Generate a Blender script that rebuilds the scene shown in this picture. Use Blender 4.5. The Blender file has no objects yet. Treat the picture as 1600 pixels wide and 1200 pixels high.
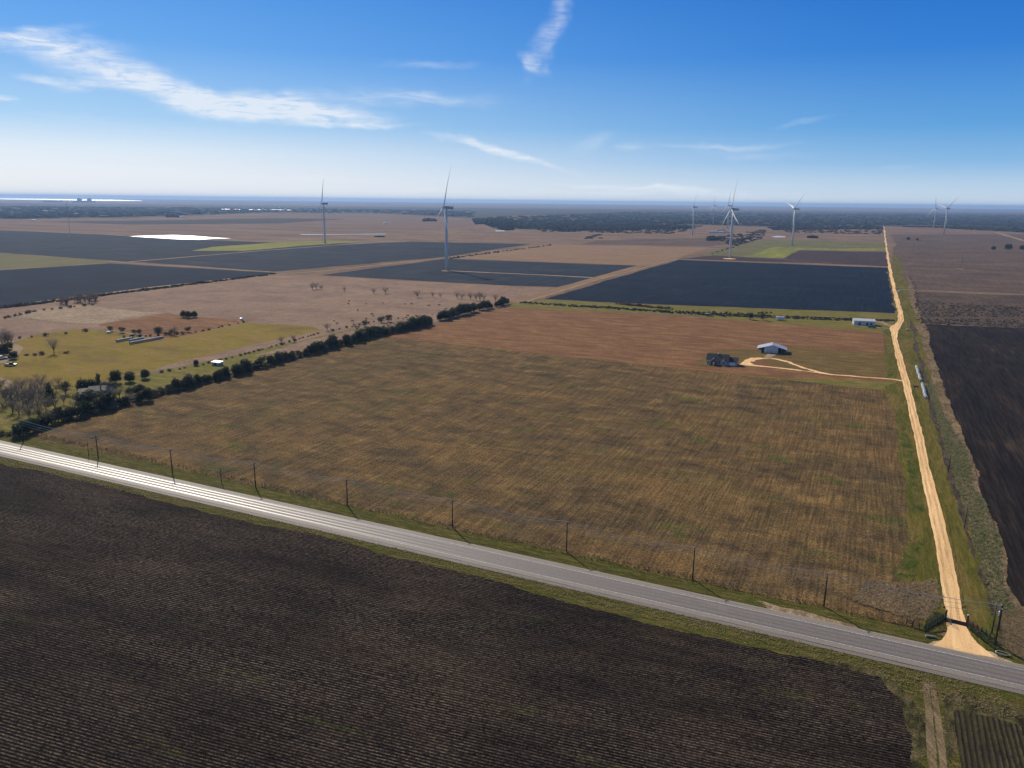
import bpy, bmesh, math, random
import numpy as np
from mathutils import Vector, Matrix
from mathutils.geometry import tessellate_polygon
random.seed(7); RNG=np.random.default_rng(7)
S=bpy.context.scene; COL=S.collection; R=math.radians
# ---------------------------------------------------------------- camera
F0=1190.0; H0=105.0; PIT=math.atan((600-314.5)/F0); ROL=math.atan(.0112)
_F=np.array([0,math.cos(PIT),-math.sin(PIT)]);_R=np.array([1.,0,0]);_U=np.cross(_R,_F)
_R2=math.cos(ROL)*_R+math.sin(ROL)*_U; _U2=-math.sin(ROL)*_R+math.cos(ROL)*_U
cd=bpy.data.cameras.new('camera'); cam=bpy.data.objects.new('camera',cd); COL.objects.link(cam); S.camera=cam
cd.sensor_width=36; cd.lens=F0/1600*36; cd.clip_start=1; cd.clip_end=150000
cam.matrix_world=Matrix(((_R2[0],_U2[0],-_F[0],0),(_R2[1],_U2[1],-_F[1],0),(_R2[2],_U2[2],-_F[2],H0),(0,0,0,1)))
def g(x,y):                       # reference measurement (1600x1200) to a place on the level ground
    d=_F*F0+_R2*(x-800)+_U2*(600-y); t=H0/max(-d[2],1e-6); return (d[0]*t,d[1]*t)
def azel(x,y):
    d=_F*F0+_R2*(x-800)+_U2*(600-y); return math.atan2(d[0],d[1]),math.atan2(d[2],math.hypot(d[0],d[1]))
GRID=R(24.8)                      # the land survey grid runs this far clockwise of +Y
# ---------------------------------------------------------------- sky, sun, exposure
SUNEL=R(32.3); SUNAZ=R(-27)
w=bpy.data.worlds.new('World'); S.world=w; w.use_nodes=True; nt=w.node_tree; nt.nodes.clear()
def N(nt,t,**k):
    n=nt.nodes.new(t)
    for a,b in k.items():
        if a.startswith('_'): n.inputs[a[1:].replace('_',' ')].default_value=b
        else: setattr(n,a,b)
    return n
def math_(nt,op,a,b=None,c=None,clamp=False):
    n=nt.nodes.new('ShaderNodeMath'); n.operation=op; n.use_clamp=clamp
    for i,v in enumerate((a,b,c)):
        if v is None: continue
        if isinstance(v,(int,float)): n.inputs[i].default_value=v
        else: nt.links.new(v,n.inputs[i])
    return n.outputs[0]
def mixc(nt,f,a,b,mode='MIX'):
    n=nt.nodes.new('ShaderNodeMix'); n.data_type='RGBA'; n.blend_type=mode
    for s,v in ((n.inputs[0],f),(n.inputs[6],a),(n.inputs[7],b)):
        if isinstance(v,(int,float)): s.default_value=v
        elif isinstance(v,(tuple,list)): s.default_value=(*v[:3],1)
        else: nt.links.new(v,s)
    return n.outputs[2]
def smooth(nt,v,a,b,lo=0,hi=1):
    n=nt.nodes.new('ShaderNodeMapRange'); n.interpolation_type='SMOOTHSTEP'
    nt.links.new(v,n.inputs[0]); n.inputs[1].default_value=a;n.inputs[2].default_value=b;n.inputs[3].default_value=lo;n.inputs[4].default_value=hi
    return n.outputs[0]
sky=N(nt,'ShaderNodeTexSky',sky_type='NISHITA',sun_disc=False,sun_elevation=SUNEL,sun_rotation=SUNAZ,altitude=0,air_density=1.0,dust_density=0.6,ozone_density=3.0)
tc=N(nt,'ShaderNodeTexCoord'); sp=N(nt,'ShaderNodeSeparateXYZ'); nt.links.new(tc.outputs['Generated'],sp.inputs[0])
X,Y,Z=sp.outputs
az=math_(nt,'ARCTAN2',X,Y); el=math_(nt,'ARCSINE',Z)
cmb=N(nt,'ShaderNodeCombineXYZ'); nt.links.new(az,cmb.inputs[0]); nt.links.new(el,cmb.inputs[1])
def ramp(pts):
    r=N(nt,'ShaderNodeValToRGB'); e=r.color_ramp.elements
    while len(e)<len(pts): e.new(.5)
    for k,(p,c) in enumerate(pts): e[k].position=p; e[k].color=(*c,1)
    nt.links.new(math_(nt,'MULTIPLY',el,2.5,clamp=True),r.inputs[0]); return r.outputs[0]
# low sky seen by the camera: clear deep blue away from the sun, milky towards it; Nishita above
rR=ramp([(0,(.68,.77,.85)),(.06,(.48,.65,.82)),(.12,(.25,.49,.78)),(.22,(.115,.36,.73)),(.42,(.035,.215,.66)),(.66,(.012,.145,.56)),(.8,(.01,.12,.48))])
rL=ramp([(0,(.95,.94,.92)),(.06,(.89,.91,.94)),(.13,(.76,.86,.95)),(.22,(.42,.66,.92)),(.42,(.16,.42,.87)),(.66,(.07,.29,.78)),(.8,(.05,.24,.7))])
low=mixc(nt,smooth(nt,az,.62,-.62),rR,rL)
nis=N(nt,'ShaderNodeVectorMath',operation='SCALE'); nt.links.new(sky.outputs[0],nis.inputs[0]); nis.inputs['Scale'].default_value=.09
gcol=mixc(nt,smooth(nt,el,.26,.5),low,nis.outputs[0])
def nz(scale,detail=5,rough=.6,dist=0,vec=None):
    n=N(nt,'ShaderNodeTexNoise',_Scale=scale,_Detail=detail,_Roughness=rough,_Distortion=dist); nt.links.new(vec or cmb.outputs[0],n.inputs['Vector']); return n
mp=N(nt,'ShaderNodeMapping'); mp.inputs['Scale'].default_value=(.8,4.5,1); mp.inputs['Rotation'].default_value=(0,0,R(11)); nt.links.new(cmb.outputs[0],mp.inputs[0])
wisp=nz(22,8,.68,.9,mp.outputs[0]).outputs['Fac']
mp2=N(nt,'ShaderNodeMapping'); mp2.inputs['Scale'].default_value=(.5,5,1); mp2.inputs['Rotation'].default_value=(0,0,R(20)); nt.links.new(cmb.outputs[0],mp2.inputs[0])
fib=nz(60,6,.7,.4,mp2.outputs[0]).outputs['Fac']
wn=nz(9,4,.6)
vs=N(nt,'ShaderNodeVectorMath',operation='SUBTRACT'); nt.links.new(wn.outputs['Color'],vs.inputs[0]); vs.inputs[1].default_value=(.5,.5,.5)
vm=N(nt,'ShaderNodeVectorMath',operation='MULTIPLY'); nt.links.new(vs.outputs[0],vm.inputs[0]); vm.inputs[1].default_value=(.09,.035,0)
va=N(nt,'ShaderNodeVectorMath',operation='ADD'); nt.links.new(vm.outputs[0],va.inputs[0]); nt.links.new(cmb.outputs[0],va.inputs[1])
acc=None
def streak(x0,y0,x1,y1,wid,st):
    """a band of cirrus between two sky directions"""
    global acc
    a=azel(x0,y0); b=azel(x1,y1); L=math.hypot(b[0]-a[0],b[1]-a[1]); ang=math.atan2(b[1]-a[1],b[0]-a[0])
    m=N(nt,'ShaderNodeMapping',vector_type='TEXTURE'); m.inputs['Location'].default_value=((a[0]+b[0])/2,(a[1]+b[1])/2,0)
    m.inputs['Rotation'].default_value=(0,0,ang); wr=wid*.72/F0; m.inputs['Scale'].default_value=(L/2+wr*1.5,wr,1)
    nt.links.new(va.outputs[0],m.inputs[0])
    l=N(nt,'ShaderNodeVectorMath',operation='LENGTH'); nt.links.new(m.outputs[0],l.inputs[0])
    f=smooth(nt,l.outputs['Value'],1.35,0.0,0,st)
    acc=f if acc is None else math_(nt,'ADD',acc,f)
for s in ((-60,55,150,75,20,.9),(60,80,290,135,26,.95),(220,130,380,170,24,1.1),(300,160,480,170,26,1.2),(400,170,600,185,20,1.0),(440,192,650,197,7,.8),(430,150,760,160,16,.28),
          (560,140,760,170,12,.25),(690,212,840,252,9,1.0),(800,240,900,270,9,.35),(-30,60,120,45,10,.4),(40,118,110,126,9,.8),(100,135,190,130,12,.6),(-20,150,25,153,6,.8),
          (885,-30,840,95,22,.42),(828,88,850,108,11,.45),(970,230,1012,233,7,.3),(900,228,960,212,14,.22),(1020,230,1240,224,7,.35),(1215,198,1300,186,6,.2),(600,105,740,103,9,.25),
          (860,290,1180,300,7,.85),(700,300,1320,306,7,.5),(1370,262,1430,260,5,.3),(-100,268,330,282,16,.5),(120,300,620,302,10,.55),(430,272,560,284,8,.35),(540,298,720,298,5,.7),(1090,238,1260,240,8,.2),(60,175,180,190,6,.15)):
    streak(*s)
tex=math_(nt,'MULTIPLY',math_(nt,'ADD',math_(nt,'MULTIPLY',smooth(nt,wisp,.25,.68),1.15),.12),smooth(nt,fib,.25,.7,.7,1.1))
cl=math_(nt,'MULTIPLY',acc,tex,clamp=True)
cl=math_(nt,'MULTIPLY',cl,.78)
skyc=mixc(nt,cl,gcol,(.86,.90,.96))
bg=N(nt,'ShaderNodeBackground',_Strength=1.0); nt.links.new(skyc,bg.inputs[0])
wo=N(nt,'ShaderNodeOutputWorld'); nt.links.new(bg.outputs[0],wo.inputs[0])
w.cycles.sampling_method='MANUAL'; w.cycles.sample_map_resolution=512
sl=bpy.data.lights.new('sun','SUN'); sl.energy=5.0; sl.angle=R(.5); sl.color=(1,.90,.76)
sun=bpy.data.objects.new('sun',sl); COL.objects.link(sun)
sd=Vector((math.sin(SUNAZ)*math.cos(SUNEL),math.cos(SUNAZ)*math.cos(SUNEL),math.sin(SUNEL)))
sun.rotation_euler=sd.to_track_quat('Z','Y').to_euler()
S.view_settings.view_transform='Standard'; S.view_settings.look='None'; S.view_settings.exposure=0; S.view_settings.gamma=1
try: S.view_settings.use_curve_mapping=False
except Exception: pass
S.cycles.max_bounces=6; S.cycles.diffuse_bounces=2; S.cycles.volume_bounces=0; S.cycles.transparent_max_bounces=8

# ---------------------------------------------------------------- materials
MATS={}
def mat(name,col,rough=.8,metal=0,var=.12,scale=1.5,col2=None):
    if name in MATS: return MATS[name]
    m=bpy.data.materials.new(name); m.use_nodes=True; t=m.node_tree; b=t.nodes['Principled BSDF']
    b.inputs['Roughness'].default_value=rough; b.inputs['Metallic'].default_value=metal
    tcn=N(t,'ShaderNodeTexCoord'); n=N(t,'ShaderNodeTexNoise',_Scale=scale,_Detail=4); t.links.new(tcn.outputs['Object'],n.inputs['Vector'])
    c2=col2 or tuple(max(0,c*(1-2*var)) for c in col); c1=tuple(c*(1+var) for c in col) if not col2 else col
    t.links.new(mixc(t,smooth(t,n.outputs['Fac'],.3,.7),c1,c2),b.inputs['Base Color'])
    MATS[name]=m; return m
def leafmat(name,c1,c2,scale=.5,trans=.35):
    m=mat(name,c1,.6,col2=c2,scale=scale); b=m.node_tree.nodes['Principled BSDF']
    b.inputs['Specular IOR Level'].default_value=.25; b.inputs['Subsurface Weight'].default_value=0
    t=m.node_tree; o=t.nodes['Material Output']; tr=N(t,'ShaderNodeBsdfTranslucent'); mx=N(t,'ShaderNodeMixShader',_Fac=trans)
    t.links.new(b.inputs['Base Color'].links[0].from_socket,tr.inputs[0]); t.links.new(b.outputs[0],mx.inputs[1]); t.links.new(tr.outputs[0],mx.inputs[2]); t.links.new(mx.outputs[0],o.inputs[0])
    return m
def sat(c,f=1.11):
    l=.3*c[0]+.55*c[1]+.15*c[2]; return tuple(max(.004,l+(v-l)*f) for v in c)
def soil(name,cols,patch=45,pstretch=2.0,streak_=(1.2,14,.35),rows=None,fine=(.55,.35),patches=(),bump=.25,ang=GRID,rough=1.0,spec=.04,cross=None,blotch=.0,sharp=(.32,.68)):
    """ground cover: cols = colours blended over wide patches; streaks along the survey grid; rows = (spacing, strength, colour, width)"""
    m=bpy.data.materials.new(name); m.use_nodes=True; t=m.node_tree; b=t.nodes['Principled BSDF']; L=t.links
    b.inputs['Roughness'].default_value=rough; b.inputs['Specular IOR Level'].default_value=spec
    tcn=N(t,'ShaderNodeTexCoord')
    rot=N(t,'ShaderNodeMapping'); rot.inputs['Rotation'].default_value=(0,0,ang); L.new(tcn.outputs['Object'],rot.inputs[0])   # x' across, y' along
    def noise(sx,sy,detail=4,rough_=.6,dist=0,off=0):
        mp=N(t,'ShaderNodeMapping'); mp.inputs['Scale'].default_value=(1/sx,1/sy,1); mp.inputs['Location'].default_value=(off,off*1.7,0); L.new(rot.outputs[0],mp.inputs[0])
        n=N(t,'ShaderNodeTexNoise',_Scale=1,_Detail=detail,_Roughness=rough_,_Distortion=dist); L.new(mp.outputs[0],n.inputs['Vector']); return n.outputs['Fac']
    p=noise(patch,patch*pstretch,7,.62,.5)
    cr=N(t,'ShaderNodeValToRGB'); k=len(cols)
    e=cr.color_ramp.elements; cols=[sat(c) for c in cols]; patches=[(sat(q[0]),)+tuple(q[1:]) for q in patches]
    while len(e)<k: e.new(.5)
    for i,c in enumerate(cols):
        e[i].position=sharp[0]+(sharp[1]-sharp[0])*i/max(1,k-1); e[i].color=(*c,1)
    if k>1: 
        pj=math_(t,'ADD',p,math_(t,'MULTIPLY',math_(t,'SUBTRACT',noise(streak_[0]*2.2,streak_[1],3,.6,0,7),.5),.28))
        L.new(pj,cr.inputs[0])
    col=cr.outputs[0]
    for (c,sx,sy,lo,hi,off,amt) in patches:
        q=noise(sx,sy,6,.65,.4,off); q=math_(t,'ADD',q,math_(t,'MULTIPLY',math_(t,'SUBTRACT',noise(2.2,2.2,3,.6,0,off+3),.5),.25))
        col=mixc(t,smooth(t,q,lo,hi,0,amt),col,c)
    hgt=None
    if streak_[2]>0:
        s=noise(streak_[0],streak_[1],5,.65,0,3)
        s=smooth(t,s,.33,.67,1-streak_[2],1+streak_[2]); col=mixc(t,1.0,col,s,'MULTIPLY')
    if cross:
        s=noise(cross[1],cross[0],4,.6,0,11); s=smooth(t,s,.33,.67,1-cross[2],1+cross[2]); col=mixc(t,1.0,col,s,'MULTIPLY')
    if rows:
        sep=N(t,'ShaderNodeSeparateXYZ'); wob=N(t,'ShaderNodeVectorMath',operation='ADD')
        L.new(rot.outputs[0],sep.inputs[0])
        xx=math_(t,'ADD',sep.outputs[0],math_(t,'MULTIPLY',math_(t,'SUBTRACT',noise(9,22,2,.5,0,5),.5),rows[0]*.9))
        s=math_(t,'SINE',math_(t,'MULTIPLY',xx,2*math.pi/rows[0]))
        brk=smooth(t,noise(rows[0]*.9,rows[0]*1.6,3,.8,0,19),.33,.66)
        big=smooth(t,noise(16,60,4,.6,.3,23),.3,.7,.25,1.15)
        f=math_(t,'MULTIPLY',math_(t,'MULTIPLY',smooth(t,s,rows[3],1),brk),math_(t,'MULTIPLY',big,rows[1]),clamp=True)
        col=mixc(t,f,col,rows[2]); hgt=math_(t,'MULTIPLY',s,.12)
    if fine:
        n1=noise(fine[0],fine[0],4,.7,0,31); n1=smooth(t,n1,.3,.7,1-fine[1],1+fine[1]); col=mixc(t,1.0,col,n1,'MULTIPLY')
        hgt=math_(t,'ADD',hgt,math_(t,'MULTIPLY',n1,.1)) if hgt is not None else math_(t,'MULTIPLY',n1,.12)
    L.new(col,b.inputs['Base Color'])
    if bump and hgt is not None:
        bn=N(t,'ShaderNodeBump',_Strength=bump,_Distance=1.0); L.new(hgt,bn.inputs['Height']); L.new(bn.outputs[0],b.inputs['Normal'])
    return m
# ---------------------------------------------------------------- helpers
def tag(o,label=None,cat=None,group=None,kind=None):
    if label: o['label']=label
    if cat: o['category']=cat
    if group: o['group']=group
    if kind: o['kind']=kind
    return o
def link(name,me,m=None,parent=None):
    o=bpy.data.objects.new(name,me); COL.objects.link(o)
    if m is not None and me is not None and not me.materials: me.materials.append(m)
    if parent: o.parent=parent
    return o
def empty(name,loc,rz=0,**k):
    o=bpy.data.objects.new(name,None); COL.objects.link(o); o.location=loc; o.rotation_euler=(0,0,rz); o.empty_display_size=1
    tag(o,**k); return o
def dup(root,loc=None,rz=None,scale=None,**k):
    def rec(o,par):
        c=o.copy(); COL.objects.link(c)
        if par: c.parent=par
        for ch in CH.get(o.name,[]): rec(ch,c)
        return c
    CH={}
    def walk(o):
        CH[o.name]=list(o.children)
        for c in o.children: walk(c)
    walk(root); r=rec(root,None)
    if loc is not None: r.location=loc
    if rz is not None: r.rotation_euler=(0,0,rz)
    if scale is not None: r.scale=scale if isinstance(scale,tuple) else (scale,)*3
    tag(r,**k); return r
class MB:
    def __init__(s): s.v=[];s.f=[]
    def add(s,vs,fs):
        n=len(s.v); s.v+= [tuple(v) for v in vs]; s.f+=[tuple(i+n for i in f) for f in fs]; return s
    def box(s,x0,y0,z0,x1,y1,z1):
        return s.add([(x0,y0,z0),(x1,y0,z0),(x1,y1,z0),(x0,y1,z0),(x0,y0,z1),(x1,y0,z1),(x1,y1,z1),(x0,y1,z1)],[(0,3,2,1),(4,5,6,7),(0,1,5,4),(1,2,6,5),(2,3,7,6),(3,0,4,7)])
    def tube(s,pts,rad,n=6,cap=True):
        rad=rad if isinstance(rad,(list,tuple)) else [rad]*len(pts); P=[Vector(p) for p in pts]; rings=[]
        up=None
        for i,p in enumerate(P):
            d=(P[min(i+1,len(P)-1)]-P[max(i-1,0)]).normalized()
            if up is None: up=Vector((0,0,1)) if abs(d.z)<.9 else Vector((1,0,0))
            a=d.cross(up).normalized(); b=d.cross(a); 
            rings.append([p+ (a*math.cos(2*math.pi*k/n)+b*math.sin(2*math.pi*k/n))*rad[i] for k in range(n)])
        vs=[v for r in rings for v in r]; fs=[(i*n+k,i*n+(k+1)%n,(i+1)*n+(k+1)%n,(i+1)*n+k) for i in range(len(P)-1) for k in range(n)]
        if cap: fs+=[tuple(range(n-1,-1,-1)),tuple((len(P)-1)*n+k for k in range(n))]
        return s.add(vs,fs)
    def loft(s,rings):
        n=len(rings[0]); vs=[v for r in rings for v in r]
        fs=[(i*n+k,i*n+(k+1)%n,(i+1)*n+(k+1)%n,(i+1)*n+k) for i in range(len(rings)-1) for k in range(n)]
        fs+=[tuple(range(n-1,-1,-1)),tuple((len(rings)-1)*n+k for k in range(n))]; return s.add(vs,fs)
    def prism(s,poly,y0,y1):     # poly in xz
        n=len(poly); vs=[(x,y0,z) for x,z in poly]+[(x,y1,z) for x,z in poly]
        return s.add(vs,[tuple(range(n)),tuple(range(2*n-1,n-1,-1))]+[(k,k+n,(k+1)%n+n,(k+1)%n) for k in range(n)])
    def blob(s,c,r,n=8,m=5,j=.15):
        vs=[];fs=[]
        for i in range(m+1):
            th=math.pi*i/m
            for k in range(n):
                q=1+random.uniform(-j,j); vs.append((c[0]+r[0]*q*math.sin(th)*math.cos(2*math.pi*k/n),c[1]+r[1]*q*math.sin(th)*math.sin(2*math.pi*k/n),c[2]+r[2]*q*math.cos(th)))
        for i in range(m):
            for k in range(n): fs.append((i*n+k,(i+1)*n+k,(i+1)*n+(k+1)%n,i*n+(k+1)%n))
        return s.add(vs,fs)
    def mesh(s,name,smooth_=False):
        me=bpy.data.meshes.new(name); me.from_pydata(s.v,[],s.f); 
        bm=bmesh.new(); bm.from_mesh(me); bmesh.ops.recalc_face_normals(bm,faces=bm.faces); bm.to_mesh(me); bm.free()
        if smooth_: me.shade_smooth()
        me.update(); return me
    def build(s,name,m,parent=None,smooth_=False): return link(name,s.mesh(name,smooth_),m,parent)
_lay=[0.0]
def sheet_mesh(name,pts,z,step=1.0,jit=1.0,seed=0):
    """flat sheet whose outline wanders a little, like the ragged edge of a ploughed field"""
    rnd=random.Random(seed or hash(name)%9999); out=[]; n=len(pts)
    for i in range(n):
        a=Vector(pts[i]); b=Vector(pts[(i+1)%n]); L=(b-a).length
        if L<1e-6: continue
        d=(b-a)/L; nn=Vector((-d.y,d.x)); q=0; out.append(a); f1,f2,f3=(rnd.uniform(0,6.28) for _ in range(3))
        while True:
            p=a+d*q; st=max(1.0,math.hypot(p.x,p.y)*.004)*step; q+=st*rnd.uniform(.6,1.4); wv=.55*math.sin(q/(st*5.3)+f1)+.35*math.sin(q/(st*2.3)+f2)+.5*math.sin(q/(st*13)+f3)
            if q>L-st*.5: break
            if len(out)>4000: break
            out.append(a+d*q+nn*(wv+rnd.uniform(-.45,.45))*st*.38*jit)
    v=[(p.x,p.y,z) for p in out]; tris=tessellate_polygon([[Vector(p) for p in v]])
    f=[]
    for t in tris:
        a,b,c=(Vector(v[i]) for i in t)
        f.append(tuple(t) if (b-a).cross(c-a).z>0 else (t[0],t[2],t[1]))
    me=bpy.data.meshes.new(name); me.from_pydata(v,[],f); me.update(); return me
def sheet(name,px,m,jit=1.0,step=1.0,world=False,dz=.004):
    _lay[0]+=dz
    pts=px if world else [g(*p) for p in px]
    o=link(name,sheet_mesh(name,pts,_lay[0],step,jit,seed=len(px)*7+int(abs(pts[0][0])*3)%1000+1),m); tag(o,kind='structure'); return o
def strip(name,px,m,width,jit=.5,world=False):
    """a track of constant width along a centre line"""
    P=[Vector(p) if world else Vector(g(*p)) for p in px]; Lf=[];Rt=[]
    for i,p in enumerate(P):
        d=(P[min(i+1,len(P)-1)]-P[max(i-1,0)]).normalized(); n=Vector((-d.y,d.x)); wd=width[i] if isinstance(width,(list,tuple)) else width
        Lf.append(tuple(p+n*wd/2)); Rt.append(tuple(p-n*wd/2))
    return sheet(name,Lf+Rt[::-1],m,jit,world=True)
# palette of ground covers
m_base=soil('dormant_pasture',[(.13,.085,.06),(.19,.125,.085),(.24,.165,.11)],patch=160,pstretch=.6,streak_=(9,40,.12),fine=(2.5,.22))
m_pinkpast=soil('mauve_pasture',[(.19,.125,.095),(.235,.16,.115),(.28,.19,.13)],patch=60,pstretch=.7,streak_=(5,14,.12),fine=(1.6,.28),patches=[((.10,.10,.04),25,60,.62,.8,3,.5)])
m_red=soil('reddish_stubble',[(.15,.075,.04),(.19,.10,.053),(.25,.145,.07)],patch=26,pstretch=.35,streak_=(14,3,.16),fine=(1.4,.3),patches=[((.13,.11,.035),14,60,.60,.8,5,.5)])
m_mown=soil('mown_brown_grass',[(.105,.072,.034),(.145,.098,.040),(.175,.125,.045)],patch=14,pstretch=.4,streak_=(10,2,.15),fine=(1.0,.3))
m_straw=soil('pale_straw_grass',[(.26,.19,.13),(.34,.26,.18)],patch=20,streak_=(3,6,.2),fine=(1.3,.4))
m_oliveg=soil('olive_pasture',[(.15,.105,.036),(.205,.15,.032),(.235,.15,.062)],patch=55,pstretch=.5,streak_=(10,5,.08),fine=(1.2,.22),patches=[((.20,.13,.075),30,18,.52,.75,9,.8),((.22,.20,.04),26,14,.55,.75,19,.6)])
m_main=soil('stubble_field',[(.070,.050,.029),(.108,.073,.037),(.152,.097,.046),(.215,.140,.062)],patch=15,pstretch=.6,streak_=(.8,20,.30),fine=(.7,.5),sharp=(.33,.70),
            cross=(2.2,16,.05),patches=[((.062,.088,.022),34,13,.56,.68,13,.6),((.29,.19,.085),9,3.0,.62,.74,33,.5),((.062,.050,.038),26,13,.52,.72,41,.4),((.20,.12,.052),90,40,.48,.66,71,.5),((.095,.085,.034),80,120,.52,.7,87,.3)],bump=.8)
m_dark1=soil('tilled_black_soil',[(.0085,.0066,.0066),(.0140,.0103,.0095),(.027,.0190,.0145)],patch=15,pstretch=2.2,streak_=(1.1,19,.42),ang=R(108.2),rows=(.80,.95,(.165,.120,.080),-.2),fine=(.5,.65),bump=.6,
             patches=[((.038,.045,.013),6,40,.58,.74,3,.65),((.008,.0075,.009),14,40,.55,.75,13,.6)])
m_dark2=soil('small_row_field_soil',[(.025,.02,.018),(.05,.042,.022)],patch=12,streak_=(.5,8,.25),rows=(1.05,.9,(.13,.115,.05),-.1),fine=(.3,.45),bump=.7,ang=R(25.1))
m_blackR=soil('dark_fallow_soil',[(.013,.0105,.011),(.022,.017,.015),(.048,.034,.025)],patch=14,pstretch=5,streak_=(1.2,26,.45),fine=(.5,.45),bump=.4,sharp=(.36,.74))
m_black5=soil('sky_tinted_black_soil',[(.0045,.010,.021),(.0055,.013,.027),(.010,.017,.029)],patch=70,pstretch=.8,streak_=(2.5,90,.34),fine=(1.8,.35),cross=(20,90,.15),bump=.2)  # black soil; blue sky reflection painted into its colours
m_black6=soil('mauve_black_soil',[(.05,.035,.035),(.068,.048,.045)],patch=80,streak_=(3,80,.15),fine=(2,.2))
m_darkmid=soil('sky_tinted_charcoal_soil',[(.012,.020,.032),(.020,.027,.039),(.034,.037,.044)],patch=60,pstretch=.8,streak_=(3,90,.32),fine=(2,.3),cross=(30,120,.15))  # charcoal soil with the sky's blue sheen mixed into the colour
m_scrub=soil('mauve_scrub_ground',[(.055,.042,.036),(.085,.062,.047),(.125,.088,.06)],patch=30,pstretch=1.6,streak_=(2.2,18,.28),fine=(1.2,.35))
m_rightbr=soil('brown_grey_field',[(.082,.058,.048),(.115,.08,.062),(.15,.105,.077)],patch=90,pstretch=.7,streak_=(3,70,.14),fine=(2,.22))
m_greenf=soil('winter_crop_green',[(.15,.155,.045),(.20,.20,.052),(.26,.24,.06)],patch=40,pstretch=5,streak_=(6,120,.12),fine=(2,.15))
m_oliveF=soil('faded_green_field',[(.12,.115,.055),(.165,.145,.065)],patch=60,pstretch=2,streak_=(6,100,.1),fine=(2,.15))
m_tan=soil('tan_stubble',[(.22,.14,.085),(.27,.175,.11)],patch=90,pstretch=.6,streak_=(6,60,.08),fine=(2,.18))
m_verge=soil('verge_grass',[(.040,.050,.013),(.066,.072,.018),(.110,.090,.030),(.17,.122,.060)],patch=3.2,pstretch=.16,streak_=(9,1.1,.25),fine=(.35,.48),bump=.7,sharp=(.33,.68),patches=[((.19,.14,.08),12,2.2,.58,.72,51,.7),((.03,.024,.018),6,1.4,.66,.76,61,.6)])
m_margin=soil('weedy_field_margin',[(.03,.024,.018),(.055,.05,.022),(.10,.085,.04),(.14,.105,.06)],patch=3,pstretch=1.6,streak_=(1.2,5,.35),fine=(.35,.55),bump=.8)
m_vergeL=soil('lane_verge_grass',[(.065,.072,.017),(.118,.10,.027),(.175,.122,.048)],patch=6,pstretch=6,streak_=(.8,8,.22),fine=(.4,.38),bump=.5)
m_green=soil('lush_grass',[(.04,.062,.012),(.085,.085,.022),(.15,.11,.045)],patch=6,pstretch=1.2,streak_=(.8,4,.25),fine=(.4,.4),bump=.6)
m_reed=soil('matted_reeds',[(.06,.075,.028),(.11,.11,.045),(.17,.135,.07),(.23,.175,.10)],patch=4,pstretch=7,streak_=(.6,6,.35),fine=(.4,.5),bump=.9)
m_drygrass=soil('dry_brown_grass',[(.10,.075,.045),(.18,.13,.075),(.28,.20,.12)],patch=6,pstretch=2.5,streak_=(.8,3,.35),fine=(.4,.45),bump=.8)
m_ditch=soil('ditch_bottom',[(.035,.028,.022),(.075,.058,.042),(.11,.085,.06)],patch=3,pstretch=3,streak_=(.8,6,.3),fine=(.4,.45),bump=.8)
m_ditchfar=soil('ditch_brush_ground',[(.02,.026,.014),(.05,.045,.022)],patch=9,streak_=(2,6,.3),fine=(.8,.4))
m_greenstrip=soil('field_margin_grass',[(.10,.105,.028),(.155,.135,.038),(.21,.155,.07)],patch=14,pstretch=.3,streak_=(14,2,.2),fine=(.8,.3))
m_pathy=soil('pale_farm_track',[(.26,.185,.115),(.34,.25,.165)],patch=9,streak_=(1.2,20,.2),fine=(1,.2))
m_gravel=soil('caliche_gravel',[(.72,.465,.235),(.82,.54,.285),(.90,.62,.345)],patch=5,pstretch=9,streak_=(.75,22,.10),fine=(.35,.13),bump=.35,rough=.9)
m_gravpale=soil('scattered_pale_gravel',[(.40,.29,.19),(.55,.42,.29)],patch=2.5,streak_=(1,3,.25),fine=(.3,.35),bump=.3)
m_shoulder=soil('sandy_shoulder',[(.17,.125,.075),(.26,.19,.12),(.36,.28,.19)],patch=2,streak_=(1,3,.25),fine=(.35,.4),bump=.3)
m_rut=soil('worn_track_ruts',[(.13,.10,.055),(.24,.175,.11)],patch=3,pstretch=4,streak_=(.5,9,.3),fine=(.3,.4),bump=.5,ang=R(3))
m_wood=soil('woodland_floor',[(.04,.042,.032),(.065,.058,.045),(.11,.085,.065)],patch=420,pstretch=.25,streak_=(120,30,.35),fine=(25,.35),bump=0)
m_farbrown=soil('far_brown_plain',[(.12,.08,.06),(.17,.11,.08),(.22,.15,.1)],patch=500,pstretch=.2,streak_=(120,20,.12),fine=(8,.15),bump=0)
m_farblue=soil('far_charcoal_plain',[(.035,.035,.033),(.06,.05,.045)],patch=300,pstretch=.2,streak_=(80,20,.15),fine=(8,.2),bump=0)
m_brush=soil('leafless_brush_ground',[(.07,.055,.045),(.12,.09,.07)],patch=6,streak_=(2,4,.3),fine=(.8,.45),bump=.5)
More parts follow.
